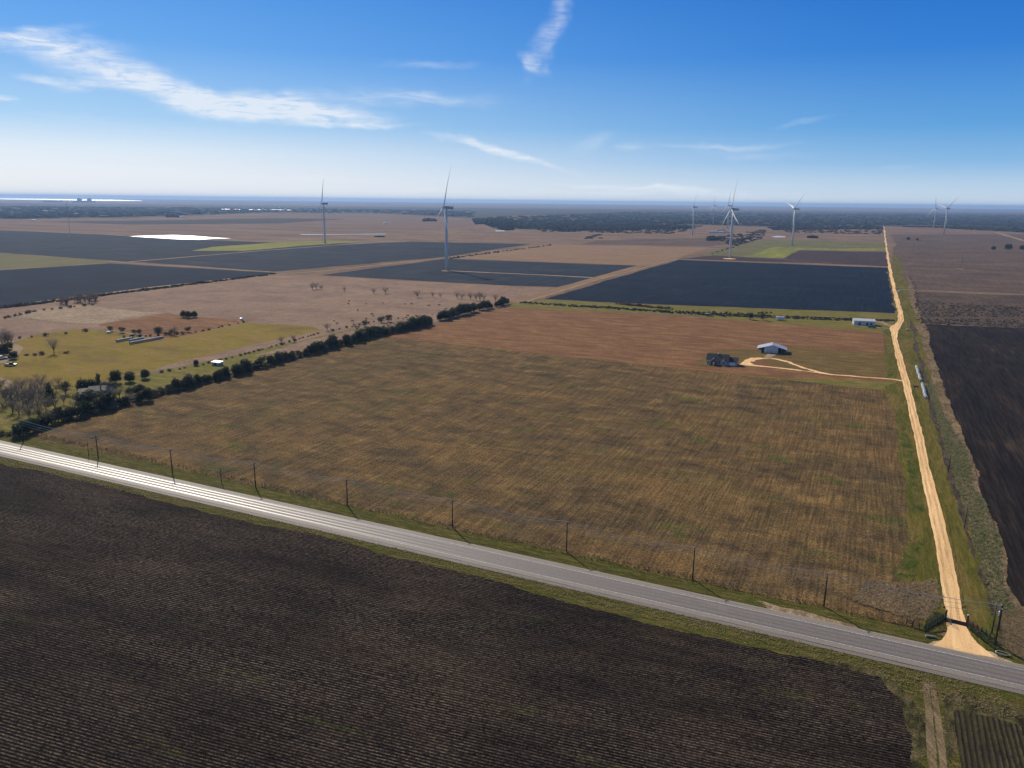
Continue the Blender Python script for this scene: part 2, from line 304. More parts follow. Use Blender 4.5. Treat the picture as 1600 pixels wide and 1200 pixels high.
def asphalt():
    m=bpy.data.materials.new('worn_asphalt'); m.use_nodes=True; t=m.node_tree; b=t.nodes['Principled BSDF']; L=t.links
    tcn=N(t,'ShaderNodeTexCoord'); rot=N(t,'ShaderNodeMapping',vector_type='POINT'); L.new(tcn.outputs['UV'],rot.inputs[0])
    sep=N(t,'ShaderNodeSeparateXYZ'); L.new(rot.outputs[0],sep.inputs[0]); v=sep.outputs[1]      # v metres across from the near edge
    n=N(t,'ShaderNodeTexNoise',_Scale=2.2,_Detail=5,_Roughness=.7); L.new(tcn.outputs['Object'],n.inputs['Vector'])
    mp=N(t,'ShaderNodeMapping'); mp.inputs['Scale'].default_value=(1/30,1/1.1,1); L.new(tcn.outputs['UV'],mp.inputs[0])
    n2=N(t,'ShaderNodeTexNoise',_Scale=1,_Detail=5,_Roughness=.6); L.new(mp.outputs[0],n2.inputs['Vector'])
    col=mixc(t,n2.outputs['Fac'],(.155,.130,.114),(.215,.182,.158))
    trk=None
    W=ROADW
    for cx in TRACKS:
        d=math_(t,'ABSOLUTE',math_(t,'SUBTRACT',v,cx)); q=smooth(t,d,.62,.02)
        trk=q if trk is None else math_(t,'MAXIMUM',trk,q)
    sh=math_(t,'ADD',smooth(t,v,SH0,SH0-.5),smooth(t,v,SH1,SH1+.5),clamp=True)
    col=mixc(t,math_(t,'MULTIPLY',trk,.7),col,(.115,.098,.088))
    col=mixc(t,math_(t,'MULTIPLY',sh,.6),col,(.27,.225,.18))
    col=mixc(t,1.0,col,smooth(t,n.outputs['Fac'],.3,.7,.85,1.15),'MULTIPLY')
    # bleached patches and tar-sealed cracks
    mp3=N(t,'ShaderNodeMapping'); mp3.inputs['Scale'].default_value=(1/9,1/5,1); L.new(tcn.outputs['UV'],mp3.inputs[0])
    n3=N(t,'ShaderNodeTexNoise',_Scale=1,_Detail=6,_Roughness=.65); L.new(mp3.outputs[0],n3.inputs['Vector'])
    col=mixc(t,smooth(t,n3.outputs['Fac'],.56,.72,0,.35),col,(.26,.225,.19))
    L.new(col,b.inputs['Base Color'])
    # worn wheel paths are polished: smoother than the rest
    r=math_(t,'SUBTRACT',.74,math_(t,'MULTIPLY',trk,.32)); r=math_(t,'ADD',r,math_(t,'MULTIPLY',math_(t,'SUBTRACT',n2.outputs['Fac'],.5),.12)); L.new(r,b.inputs['Roughness'])
    L.new(math_(t,'ADD',.3,math_(t,'MULTIPLY',trk,.3)),b.inputs['Specular IOR Level'])
    return m
# ================================================================ THE GROUND
me=bpy.data.meshes.new('ground'); RB=[0,60,150,300,600,1200,2500,5000,10000,20000,45000]; vs=[(0,0,0)];fs=[];K=72
for r_ in RB[1:]: vs+=[(r_*math.sin(2*math.pi*k/K),r_*math.cos(2*math.pi*k/K),0) for k in range(K)]
fs+=[(0,1+(k+1)%K,1+k) for k in range(K)]
for i in range(len(RB)-2):
    a=1+i*K; b=a+K; fs+=[(a+k,a+(k+1)%K,b+(k+1)%K,b+k) for k in range(K)]
me.from_pydata(vs,[],fs)
bm=bmesh.new(); bm.from_mesh(me); bmesh.ops.recalc_face_normals(bm,faces=bm.faces)
if bm.faces[0].normal.z<0: bmesh.ops.reverse_faces(bm,faces=bm.faces)
bm.to_mesh(me); bm.free()
tag(link('ground',me,m_base),kind='structure')
# far country, back to front
sheet('woodland_ground',[(-300,314),(0,317),(400,321),(800,325.5),(1200,329),(1600,333),(2000,337),(2000,372),(1600,364),(1520,357),(1395,354),(1370,354),(1220,355),(1080,351),(1000,352),(840,358),(740,342),(600,334),(420,333),(200,341),(0,343),(-300,342)],m_wood,step=6)
sheet('far_plain',[(800,337),(905,336),(930,342),(860,345),(800,344)],m_farbrown)
for q in (([(830,333),(900,332.5),(930,334.5),(850,335.5)]),([(1180,341),(1300,340),(1340,343),(1220,345)]),([(1000,338),(1080,337.5),(1060,340),(1010,340.5)]),([(1480,345),(1600,344),(1650,348),(1520,350)]),([(1400,341),(1500,340),(1560,342),(1440,343.5)]),([(150,326),(300,327),(260,328.5),(160,328)]),([(600,329),(700,330),(720,332),(620,331.5)]),([(20,331),(120,331.5),(90,333.5),(10,333)])): sheet('far_clearing',q,m_farbrown if len(q)%2 else m_farblue)
sheet('far_plain',[(-200,344),(0,343.5),(200,341.5),(420,334),(600,334.5),(740,342),(760,352),(600,366),(500,370),(370,371),(330,375),(200,368),(0,360),(-200,352)],m_farbrown,step=3)
sheet('far_plain',[(60,346),(200,345),(420,341),(540,342),(440,349),(200,351)],m_farblue)
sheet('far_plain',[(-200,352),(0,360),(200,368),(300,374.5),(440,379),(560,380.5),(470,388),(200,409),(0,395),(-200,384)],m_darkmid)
sheet('green_field',[(330,386),(420,379.5),(500,376.5),(575,377),(540,379),(460,385),(380,392),(300,392)],m_greenf)
sheet('olive_field',[(-200,395),(0,395.5),(160,407.5),(172,410),(0,421),(-200,434)],m_oliveF)
sheet('pasture',[(575,378),(760,353),(850,362),(1000,353),(1090,352),(1130,356),(1380,357),(1383,376),(1195,375),(1110,398),(1085,386),(862,381.5),(640,377)],m_base)
sheet('brush_margin',[(760,352),(850,360),(1000,354),(1085,353),(1080,358),(900,362),(770,357)],m_wood)
sheet('dark_field',[(930,376),(1100,372),(1190,374),(1110,385),(905,382)],m_rightbr)
sheet('olive_field',[(1090,398),(1192,375),(1290,376),(1383,379),(1383,390),(1250,389),(1170,401),(1140,400)],m_oliveF)
sheet('green_field',[(1165,401),(1210,386),(1300,388),(1383,388),(1383,392),(1250,390),(1222,403.5)],m_greenf)
sheet('tan_field',[(704,402.5),(864,382),(1085,386.5),(1108,386.5),(1056,404.5),(1000,415),(705,403.5)],m_tan)
sheet('dark_field',[(1072,403.5),(1112,399),(1222,404),(1250,391),(1384,393.5),(1387,416),(1270,411),(1062,404.5)],m_black6)
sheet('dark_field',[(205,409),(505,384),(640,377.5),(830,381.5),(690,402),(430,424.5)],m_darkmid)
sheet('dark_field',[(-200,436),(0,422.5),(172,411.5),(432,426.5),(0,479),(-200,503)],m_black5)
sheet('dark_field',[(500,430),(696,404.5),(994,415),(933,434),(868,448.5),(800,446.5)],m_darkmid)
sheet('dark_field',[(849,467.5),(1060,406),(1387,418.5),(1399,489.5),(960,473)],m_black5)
sheet('brown_field',[(1392,366),(1700,366),(1700,465),(1418,453.5),(1402,420)],m_rightbr,step=2)
sheet('scrub_field',[(1413,456),(1600,461.5),(1700,464),(1700,520),(1600,513),(1440,505)],m_scrub)
# pastures left of the hedgerow
sheet('pasture',[(-200,505),(0,482),(432,430),(500,431),(800,447.5),(866,450),(800,472),(700,500),(640,515),(470,552),(300,590),(0,650),(-200,690)],m_pinkpast)
sheet('straw_patch',[(10,494),(60,484),(130,477),(220,487),(258,488),(150,507),(80,501)],m_straw)
sheet('reddish_pasture',[(152,508),(262,489),(290,494),(385,500.5),(300,524),(255,529),(180,516)],m_red)
sheet('olive_pasture',[(-200,625),(-20,575),(22,535),(60,522),(130,514),(165,516),(250,531),(300,523),(380,503.5),(480,509.5),(505,516),(420,533),(300,561),(215,584),(120,604),(0,612),(-200,650)],m_oliveg)
sheet('hedge_margin',[(-200,700),(0,612),(120,604),(215,586),(330,563),(480,530),(560,513),(625,507),(600,528),(440,563),(200,632),(110,665),(30,683),(-200,740)],m_greenstrip)
sheet('brown_strip',[(395,556),(480,532),(560,515),(628,505),(640,512),(600,524),(480,548)],m_pinkpast)
# back field and the margin of the black field
sheet('field_margin',[(796,474),(848,467),(960,473.5),(1399,490),(1405,498),(1400,520),(1395,514),(1240,503),(1100,494),(800,481)],m_greenstrip)
sheet('back_field',[(600,526),(650,514),(730,494),(800,480),(1100,496),(1240,504),(1384,516),(1412,592),(1416,612),(1397,611),(900,562)],m_red)
sheet('olive_yard',[(1095,493),(1240,500),(1390,512),(1384,520),(1290,512),(1180,502),(1100,497.5)],m_greenstrip)
sheet('olive_yard',[(1092,562),(1110,550),(1165,545),(1230,545),(1245,552),(1200,558),(1150,574),(1090,573)],m_mown,step=2)
sheet('mown_field',[(1200,540),(1383,553),(1407,593),(1300,586),(1220,576),(1180,560)],m_mown,step=2)
sheet('lane_margin',[(1383,512),(1396,518),(1412,592),(1386,592),(1382,552)],m_vergeL)
sheet('near_margin',[(1250,592),(1408,597),(1398,612),(1100,582)],m_greenstrip,step=2)
# the big stubble field
sheet('stubble_field',[(22,686),(110,657),(300,605),(602,527),(1399,612),(1448,986),(700,828)],m_main)
for i,(x,y,a,b) in enumerate([(1030,668,42,4),(1240,640,48,4),(1300,665,70,5),(1265,692,60,7),(1190,704,55,5),(1330,718,34,6),(1385,760,16,30),(1395,900,17,34),(1180,745,60,4),(1060,720,40,6)]):
    k=18; pts=[]
    for j in range(k): pts.append((x+a*math.cos(2*math.pi*j/k)*random.uniform(.55,1.15),y+b*math.sin(2*math.pi*j/k)*random.uniform(.55,1.15)+a*.08*math.cos(2*math.pi*j/k)))
    pp=soil('green_regrowth',[(.045,.065,.018),(.10,.085,.035)],patch=6,streak_=(1.4,9,.35),fine=(.5,.4),bump=.5) if i==0 else pp
    #sheet('green_patch',pts,pp,jit=2.5)
sheet('lane_verge',[(1383,605),(1412,592),(1430,700),(1452,800),(1474,920),(1480,985),(1445,992),(1430,960),(1418,800),(1400,660)],m_vergeL,jit=2)
sheet('green_strip',[(1404,650),(1413,650),(1432,740),(1440,800),(1428,800),(1414,720)],m_green,jit=2)
sheet('green_strip',[(1408,860),(1432,835),(1436,900),(1418,915),(1402,905)],m_green,jit=3)
sheet('dry_weed_patch',[(1360,905),(1420,915),(1462,905),(1470,940),(1452,972),(1400,962),(1330,940)],m_drygrass,jit=3)
# right-hand side: lane verge, ditch, reeds, black field
sheet('lane_verge',[(1396,400),(1404,400),(1420,455),(1436,500),(1443,510),(1475,620),(1520,740),(1570,900),(1640,1060),(1500,1020),(1480,900),(1430,640),(1402,520),(1405,480),(1390,420)],m_vergeL)
sheet('dark_fallow_field',[(1443,507),(1700,516),(1760,1000),(1600,960),(1571,900),(1569,862),(1545,800),(1528,760),(1519,712),(1506,688),(1490,655),(1478,620),(1463,580),(1451,540)],m_blackR,jit=2)
sheet('dry_grass_strip',[(1432,509),(1446,508),(1465,580),(1492,652),(1521,720),(1531,765),(1573,868),(1571,905),(1600,955),(1700,1010),(1700,1070),(1600,1040),(1560,960),(1530,850),(1500,740),(1470,640),(1450,570)],m_drygrass,jit=1)
sheet('reed_strip',[(1446,600),(1458,600),(1476,650),(1510,705),(1521,760),(1541,790),(1562,850),(1568,915),(1590,960),(1576,965),(1555,960),(1536,900),(1518,840),(1497,770),(1476,700)],m_reed,jit=2)
sheet('ditch',[(1420,500),(1425,500),(1440,560),(1452,606),(1466,660),(1480,710),(1500,780),(1520,855),(1540,905),(1556,960),(1549,965),(1531,905),(1512,850),(1492,780),(1472,710),(1458,660),(1447,612)],m_ditch,jit=1.5)
sheet('bare_soil_patch',[(1551,975),(1575,985),(1600,1010),(1640,1040),(1600,1040),(1565,1010)],m_ditch,jit=3)
sheet('pale_reed_strip',[(1416,430),(1424,440),(1440,500),(1436,506),(1425,480)],m_drygrass)
# highway verges and front fields
sheet('highway_verge',[(-300,610),(30,680),(700,824),(1445,986),(1480,998),(1560,1020),(1800,1080),(1800,1140),(900,930),(0,728),(-300,660)],m_verge,jit=1.5)
sheet('highway_verge',[(-300,640),(0,706),(900,910),(1600,1075),(1900,1150),(1900,1500),(1400,1500),(1380,1200),(1300,1060),(1000,985),(600,880),(0,740),(-300,690)],m_verge,jit=1.5)
sheet('weedy_margin',[(1240,1020),(1300,1036),(1380,1050),(1410,1078),(1436,1105),(1446,1150),(1445,1200),(1470,1500),(1300,1500),(1380,1200),(1330,1060)],m_margin,jit=3)
sheet('weedy_margin',[(1470,1085),(1530,1092),(1600,1112),(1700,1135),(1700,1180),(1600,1160),(1500,1150),(1484,1200),(1476,1150)],m_margin,jit=3)
sheet('front_field',[(-400,655),(0,725.5),(156,757),(266,787),(375,814),(500,837),(600,867),(750,903),(881,940),(1100,997),(1200,1016),(1300,1040),(1375,1059),(1392,1082),(1412,1104),(1424,1150),(1422,1200),(1440,1500),(-400,1500)],m_dark1,jit=2.2,step=.8)
sheet('row_field',[(1491,1112),(1540,1120),(1600,1137),(1800,1180),(1800,1500),(1530,1500),(1502,1200)],m_dark2,jit=.6)
for px,wd in (([(1446,1068),(1452,1130),(1458,1200),(1470,1400)],1.5),([(1457,1068),(1466,1130),(1473,1200),(1490,1400)],1.3)):
    strip('track_rut',px,m_rut,wd,jit=.35)
# tracks and the gravel lane
m_path=m_pathy
strip('farm_track',[(200,409.5),(400,392.5),(505,384.5),(600,378),(640,377)],m_path,9)
strip('farm_track',[(60,362),(165,366.5),(280,374)],m_path,12)
strip('farm_track',[(170,408),(200,411),(310,418),(432,426)],m_path,6)
strip('farm_track',[(395,432),(500,424),(694,403.2),(864,381.5)],m_path,7)
strip('farm_track',[(0,480),(230,450),(420,429)],m_path,7)
strip('turbine_road',[(697,423),(740,425),(850,430),(935,434.5)],soil('pale_turbine_road',[(.42,.30,.2),(.5,.36,.24)],streak_=(2,20,.1),fine=(1,.1)),6)
strip('farm_track',[(802,473),(850,459),(935,434),(1000,416),(1057,404.8)],m_tan,15)
strip('farm_track',[(822,472),(935,437),(1057,405)],m_path,5)
strip('farm_track',[(1057,404.8),(1200,410.5),(1387,418)],m_path,6)
strip('farm_track',[(1402,452.5),(1500,456),(1640,461.5)],m_path,5)
strip('farm_track',[(1555,363),(1600,376),(1660,394)],m_path,16)
strip('farm_track',[(1140,400),(1290,410),(1300,411)],m_path,3)
strip('farm_track',[(1158,369),(1300,369.5),(1378,375)],m_path,6)
m_drive=m_gravel
Ll=[(1380.2,354),(1382.5,376),(1385.5,400),(1388,420),(1392,440),(1395,455),(1399,473),(1403.5,492),(1402.5,502),(1396,508),(1390,513),(1394,530),(1400,561),(1409,593),(1417,630),(1424.5,667),(1428,681),(1437.5,735),(1449,790),(1460,845),(1468.5,900),(1472,925),(1477,950),(1478.5,975),(1480,985),(1477,993),(1472,1001),(1460,1008),(1448,1013)]
Rr=[(1382,354),(1384.5,376),(1388.5,400),(1392.5,420),(1397,440),(1400.5,455),(1406,473),(1411,492),(1412.5,500),(1409,508),(1403,518),(1401.5,530),(1410.5,561),(1420,593),(1429,630),(1438,667),(1442,681),(1453,735),(1469,790),(1482,845),(1494,900),(1499,925),(1502,950),(1509,975),(1512,985),(1517,995),(1526,1006),(1536,1014),(1556,1030)]
def lanesheet():
    _lay[0]+=.006
    pts=[g(*p) for p in Ll]+[g(1500,1022)]+[g(*p) for p in Rr[::-1]]
    o=link('gravel_road',sheet_mesh('gravel_road',pts,_lay[0],.7,.45,5),m_gravel); tag(o,kind='structure')
    mr_=soil('compacted_wheel_rut',[(.52,.33,.17),(.62,.40,.21),(.74,.49,.265)],patch=3,pstretch=9,streak_=(.4,9,.22),fine=(.35,.25),bump=.3)
    for f in (.27,.70):
        px=[(a[0]+(b[0]-a[0])*f,a[1]+(b[1]-a[1])*f) for a,b in zip(Ll[5:24],Rr[5:24])]
        strip('wheel_rut',px,mr_,.75,jit=.35)
sheet('lane_edge_gravel',[(x-1.2-(y-340)*.006,y) for x,y in Ll[3:-6]]+[(x+1.2+(y-340)*.006,y) for x,y in Rr[3:-6]][::-1],m_vergeL,jit=1.2)
sheet('gravel_shoulder',[(1180,939),(1230,952),(1290,967),(1335,979),(1345,986),(1300,979),(1240,965),(1200,954)],m_shoulder,jit=1.2)
sheet('junction_gravel',[(1430,1008),(1470,1002),(1520,1008),(1540,1018),(1560,1028),(1585,1038),(1640,1055),(1600,1052),(1450,1016)],m_gravpale,jit=2)
strip('driveway',[(1416,597),(1400,594),(1385,592.5),(1340,589),(1300,586),(1280,582.5),(1260,577),(1235,567.5),(1220,563.5),(1206,561),(1190,560.5),(1177,561.5),(1170,565)],m_drive,[3.5,3,2.6,2.5,3,3.5,3,3,3,4,5,6,7],jit=1)
strip('driveway',[(1290,584.5),(1250,579.3),(1215,575.5),(1185,572.5),(1170,571),(1160,569)],m_drive,[2.5,2.6,2.6,3.5,5,4],jit=1)
sheet('driveway_apron',[(1155,570),(1160,566),(1168,562.5),(1180,560.5),(1190,561.5),(1178,563),(1172,567),(1178,570.5),(1192,573.5),(1176,572.5),(1164,571.5)],m_drive)
strip('driveway',[(1199,561),(1200,558),(1206,554)],m_path,[6,5,7])
strip('farm_track',[(1397,512),(1385,507.5),(1372,502)],m_path,[7,5,9])
strip('farm_track',[(1392,514),(1360,511),(1330,509)],m_path,3)
strip('farm_track',[(0,569),(14,560),(25,552),(28,544),(22,540),(8,538)],m_path,6)
strip('farm_track',[(-10,612),(5,612),(13,603),(12,597),(0,592),(-20,590)],m_path,4)
lanesheet()
# turbine pads
for x,y,r_ in ((1140,404.5,13),(698,423.5,9),(507,381.5,16),(1500,420,7)):
    c=g(x,y); sheet('turbine_pad',[(c[0]+r_*math.sin(a/12*2*math.pi),c[1]+r_*math.cos(a/12*2*math.pi)) for a in range(12)],m_path if x!=1140 else m_gravel,world=True,jit=.5)
# water
def water(px,name='water',rough=.4,col=(.5,.52,.54)):
    m=mat('pond_water_'+str(rough),col,rough,0,var=.02); b=m.node_tree.nodes['Principled BSDF']; b.inputs['Specular IOR Level'].default_value=1; b.inputs['IOR'].default_value=1.6
    t=m.node_tree; n=N(t,'ShaderNodeTexNoise',_Scale=.25,_Detail=3); tcn=N(t,'ShaderNodeTexCoord'); t.links.new(tcn.outputs['Object'],n.inputs['Vector']); bn=N(t,'ShaderNodeBump',_Strength=.01,_Distance=1); t.links.new(n.outputs['Fac'],bn.inputs['Height']); t.links.new(bn.outputs[0],b.inputs['Normal'])
    return sheet(name,px,m,jit=.5)
water([(202,369.3),(225,368.5),(272,367.2),(300,368.3),(335,371.3),(362,372.6),(338,373.2),(312,374.8),(280,374.2),(240,371.8)])
water([(-200,306.6),(-40,308.8),(60,310.0),(180,311.9),(222,313.4),(222,314.0),(160,313.8),(100,313.0),(0,311.6),(-200,309.6)],'lake_water')
water([(468,366.2),(540,366.2),(606,365.3),(600,366),(540,366.7),(470,366.9)],rough=.15)
water([(338,326.2),(380,326.6),(460,327.6),(460,328.6),(380,327.8),(338,327)])
water([(1146,381.5),(1168,375),(1187,369.6),(1189,370.6),(1170,377),(1148,383)])
water([(1204,369.5),(1215,368.4),(1228,369.5),(1226,371),(1210,371)])
water([(773,360.3),(788,360),(788,361.3),(776,361.5)])
# ---- highway
HZ=_lay[0]+.22; kz=(H0-HZ)/H0
A0=Vector(g(0,689.0))*kz; A1=Vector(g(1600,1041))*kz; B0=Vector(g(0,709.5))*kz; B1=Vector(g(1600,1079))*kz; GZ=_lay[0]
dirH=((A1-A0).normalized()+(B1-B0).normalized()).normalized(); nH=Vector((-dirH.y,dirH.x))
if nH.y<0: nH=-nH
def side(p): return p.dot(nH)
sA=(side(A0)+side(A1))/2; sB=(side(B0)+side(B1))/2; ROADW=sA-sB; SH0=2.0; SH1=ROADW-2.0
mid=ROADW/2; TRACKS=[mid-2.75,mid-.95,mid+.95,mid+2.75]
print('ROADW',ROADW,'dir',math.degrees(math.atan2(dirH.x,dirH.y)))
org=nH*sB
def hp(u,v,z=None): p=org+dirH*u+nH*v; return (p.x,p.y,HZ if z is None else z)
u0=(A0.dot(dirH))-900; u1=A1.dot(dirH)+500
me=bpy.data.meshes.new('highway'); us=np.arange(u0,u1,6.0); vs=[];fs=[];uv=[]
cs=[-1.2,-.05,0,ROADW/2,ROADW,ROADW+.05,ROADW+1.2]; cz=[HZ-.32,HZ-.06,HZ,HZ+.08,HZ,HZ-.06,HZ-.32]
rnd=random.Random(3)
for i,u in enumerate(us):
    for k,c in enumerate(cs):
        cc=c+(rnd.uniform(-.12,.12) if k in(1,2,4,5) and k not in (3,) else 0)*(1 if k in(1,5) else .6)
        vs.append(hp(u,cc,cz[k])); uv.append((u-u0,c))
n=len(cs)
for i in range(len(us)-1):
    for k in range(n-1): fs.append((i*n+k,(i+1)*n+k,(i+1)*n+k+1,i*n+k+1))
me.from_pydata(vs,[],fs); ul=me.uv_layers.new(name='UVMap')
for l in me.loops: ul.data[l.index].uv=uv[l.vertex_index]
bm=bmesh.new(); bm.from_mesh(me); bmesh.ops.recalc_face_normals(bm,faces=bm.faces)
if bm.faces[0].normal.z<0: bmesh.ops.reverse_faces(bm,faces=bm.faces)
bm.to_mesh(me); bm.free()
tag(link('highway_road',me,asphalt()),kind='structure')
m_line=mat('worn_road_paint',(.55,.52,.47),.6,var=.3,scale=3); m_yel=mat('worn_yellow_paint',(.26,.21,.10),.6,var=.3,scale=3)
def hstripe(name,v,w_,m):
    mb=MB(); z=HZ+.08*(1-abs(v-ROADW/2)/(ROADW/2))+.012
    for a in range(0,int(u1-u0)-6,6):
        mb.add([hp(u0+a,v-w_/2,z),hp(u0+a+6,v-w_/2,z),hp(u0+a+6,v+w_/2,z),hp(u0+a,v+w_/2,z)],[(0,1,2,3)])
    tag(mb.build(name,m),kind='structure')
hstripe('road_edge_marking',SH0,.2,m_line); hstripe('road_edge_marking',SH1,.2,m_line)
hstripe('road_centre_marking',mid-.13,.09,m_yel); hstripe('road_centre_marking',mid+.13,.09,m_yel)
# ================================================================ WIND TURBINES
m_tw=mat('turbine_white',(.62,.63,.64),.45,var=.03); m_nac=mat('nacelle_grey',(.45,.46,.47),.5,var=.04)
def turbine_meshes():
    t=MB(); t.tube([(0,0,-1),(0,0,30),(0,0,60),(0,0,93)],[2.5,2.25,1.95,1.5],20); M={}
    M['tower']=t.mesh('tower',True)
    n=MB()                                      # axis along +X (upwind); rear to -X
    n.loft([[(x,y*s,z*s2) for y,z in ((-1.9,-1.7),(-1.9,1.7),(-1.4,2.0),(1.4,2.0),(1.9,1.7),(1.9,-1.7),(1.4,-2),(-1.4,-2))] for x,s,s2 in ((2.6,.75,.8),(1.4,1,1),(-9.5,1,1),(-11,.85,.85))])
    M['nacelle']=n.mesh('nacelle')
    c=MB(); c.box(-10.6,-1.6,1.9,-9.4,1.6,3.9); c.tube([(-8,0,2),(-8,0,4.4)],.08,4); M['cooler']=c.mesh('cooler')
    h=MB(); h.loft([[(x,r_*math.cos(a),r_*math.sin(a)) for a in [k*math.pi/6 for k in range(12)]] for x,r_ in ((2.5,1.6),(3.2,1.9),(4.6,1.9),(5.6,1.5),(6.3,.8),(6.5,.15))]); M['hub']=h.mesh('hub',True)
    b=MB(); rings=[]                            # blade up +Z from hub centre (x=3.9)
    for r_ in (1.2,2.5,4,7,11,14,20,28,36,44,52,58,61,62):
        u=r_/62; ch=2.4+ (4.1-2.4)*min(1,max(0,(r_-3)/9)) if r_<13 else 4.1*(1-(r_-13)/49)**.85+.35
        th=2.2*(1-min(1,max(0,(r_-2)/10))*.62) if r_<13 else max(.12,.20*ch)
        tw=R(14)*(1-u)**2; bend=-3.2*u**2.2
        ring=[]
        for k in range(12):
            a=2*math.pi*k/12; y=ch*.5*math.cos(a)+ (ch*.18 if r_>5 else 0); x=th*.5*math.sin(a)*(1 if k<6 else .7)
            ring.append((3.9+x*math.cos(tw)-y*math.sin(tw)+bend,x*math.sin(tw)+y*math.cos(tw),r_))
        rings.append(ring)
    b.loft(rings); M['blade']=b.mesh('blade',True)
    for k,me in M.items(): me.materials.append(m_nac if k in('nacelle','cooler') else m_tw)
    return M
TM=turbine_meshes()
def turbine(x,y,delta,phase,label,hub=95):
    p=g(x,y); sc=hub/95
    root=empty('wind_turbine',(p[0],p[1],0),label=label,cat='wind turbine',group='wind turbines of the wind farm')
    root.scale=(sc,)*3
    link('tower',TM['tower'],parent=root)
    los=math.atan2(p[0],p[1])                   # azimuth of the turbine
    # upwind direction = left of the line of sight, turned delta towards the viewer
    ang=los; ax=-math.cos(delta)*math.cos(ang)-math.sin(delta)*math.sin(ang); ay=math.cos(delta)*math.sin(ang)-math.sin(delta)*math.cos(ang)
    rz=math.atan2(ay,ax)
    top=Matrix.Translation((0,0,95))@Matrix.Rotation(rz,4,'Z')@Matrix.Rotation(R(-6.5),4,'Y')
    n=link('nacelle',TM['nacelle'],parent=root); n.matrix_local=top
    c=link('cooler',TM['cooler'],parent=n)
    h=link('hub',TM['hub'],parent=root); h.matrix_local=top
    for k in range(3):
        # rotation about the rotor axis; positive phase = towards image right
        a=R(phase+120*k)
        bl=link('blade',TM['blade'],parent=root); bl.matrix_local=top@Matrix.Rotation(-a,4,'X')
    return root
turbine(508,380,R(22),-5,'leftmost wind turbine, beside the thin yellow-green strip')
turbine(698,422.5,R(12),10,'large wind turbine in the dark field with a pale road leading to its foot')
turbine(1140,403.5,R(17),-3,'tall wind turbine with its foot on an orange gravel pad beside the black field')
turbine(1082,367,R(9),25,'wind turbine in the brown plain, leftmost of the four turbines right of centre',93)
turbine(1114,350.5,R(20),-5,'smallest most distant wind turbine at the edge of the far woodland')
turbine(1136.5,357,R(33),-3,'distant wind turbine seen just behind the one on the orange gravel pad',97)
turbine(1237.5,383.5,R(25),45,'wind turbine at the far edge of the green crop, one blade raised to the right',94)
turbine(1458.5,356.5,R(50),-14,'left one of the two wind turbines right of the gravel lane')
turbine(1474.5,366,R(42),45,'right one of the two wind turbines right of the gravel lane, nearer the brown field',97)
# thin met masts
m_steel=mat('galvanised_steel',(.35,.36,.37),.5,.5,var=.05); m_dsteel=mat('dark_steel',(.06,.06,.065),.5,.4,var=.1)
def mast(x,y,h,label):
    p=g(x,y); r=empty('lattice_mast',(p[0],p[1],0),label=label,cat='mast')
    mb=MB(); q=.6
    for a in range(3): mb.tube([(q*math.cos(a*2.1),q*math.sin(a*2.1),0),(q*.5*math.cos(a*2.1),q*.5*math.sin(a*2.1),h)],.14,4)
    for z in range(0,int(h),6):
        for a in range(3): mb.tube([(q*math.cos(a*2.1),q*math.sin(a*2.1),z),(q*.9*math.cos(a*2.1+2.1),q*.9*math.sin(a*2.1+2.1),z+6)],.08,3)
    mb.build('lattice',m_steel,r); b=MB(); b.tube([(0,0,h),(0,0,h+3)],.1,4); b.build('antenna',m_dsteel,r)
mast(110,370,88,'thin lattice mast far off on the left in the charcoal plain')
mast(1501.5,420,22,'short pale mast on a small gravel pad in the brown field on the right')
# ================================================================ POWER LINE
m_pole=mat('weathered_pole_wood',(.06,.042,.03),.85,var=.3,scale=2); m_wire=mat('aluminium_wire',(.75,.73,.70),.35,.6,var=.05); m_ins=mat('insulator_grey',(.5,.5,.5),.3,var=.05); m_trans=mat('transformer_grey',(.42,.47,.52),.4,.2,var=.05)
PT={}
def pole_meshes():
    a=MB(); a.tube([(0,0,-.5),(0,0,5),(0,0,9.6)],[.22,.19,.15],8); PT['post']=a.mesh('post',True)
    a=MB(); a.box(-1.25,-.06,9.05,1.25,.06,9.2); a.tube([(-.7,.08,9.05),(0,.13,8.4)],.025,4); a.tube([(.7,.08,9.05),(0,.13,8.4)],.025,4); PT['crossarm']=a.mesh('crossarm')
    a=MB(); a.tube([(0,0,0),(0,0,.1),(0,0,.14),(0,0,.26)],[.05,.09,.05,.07],6); PT['insulator']=a.mesh('insulator')
    for k,m in (('post',m_pole),('crossarm',m_pole),('insulator',m_ins)): PT[k].materials.append(m)
pole_meshes(); DH=math.atan2(dirH.y,dirH.x)
INS=[(-1.15,9.2),(1.15,9.2),(0,9.6)]
def pole(x,y,label,arm=True,s=1,group='poles of the power line along the highway',lean=0):
    p=g(x,y); r=empty('utility_pole',(p[0],p[1],GZ-.1),DH+math.pi/2,label=label,cat='utility pole',group=group); r.scale=(s,)*3; r.rotation_euler[1]=lean
    link('post',PT['post'],parent=r)
    if arm:
        c=link('crossarm',PT['crossarm'],parent=r)
        for ix,iz in INS: i=link('insulator',PT['insulator'],parent=c if iz<9.5 else r); i.location=(ix,0,iz)
    return r
PX=[(37,691),(153.6,716),(269.5,740),(399.5,762),(543,791),(707,825),(885,863),(1082,906),(1287,948.5)]
LB=['leftmost highway utility pole, in front of the dark hedge end','second utility pole from the left, with a short stub pole just left of it','third utility pole from the left, one span before the lone stub pole','fourth utility pole from the left, just right of the lone stub pole','fifth utility pole from the left, beside the highway','sixth utility pole from the left, about the middle of the field edge','seventh utility pole from the left, its shadow reaching the asphalt','eighth utility pole from the left, second before the lane junction','highway utility pole nearest the left side of the lane junction']
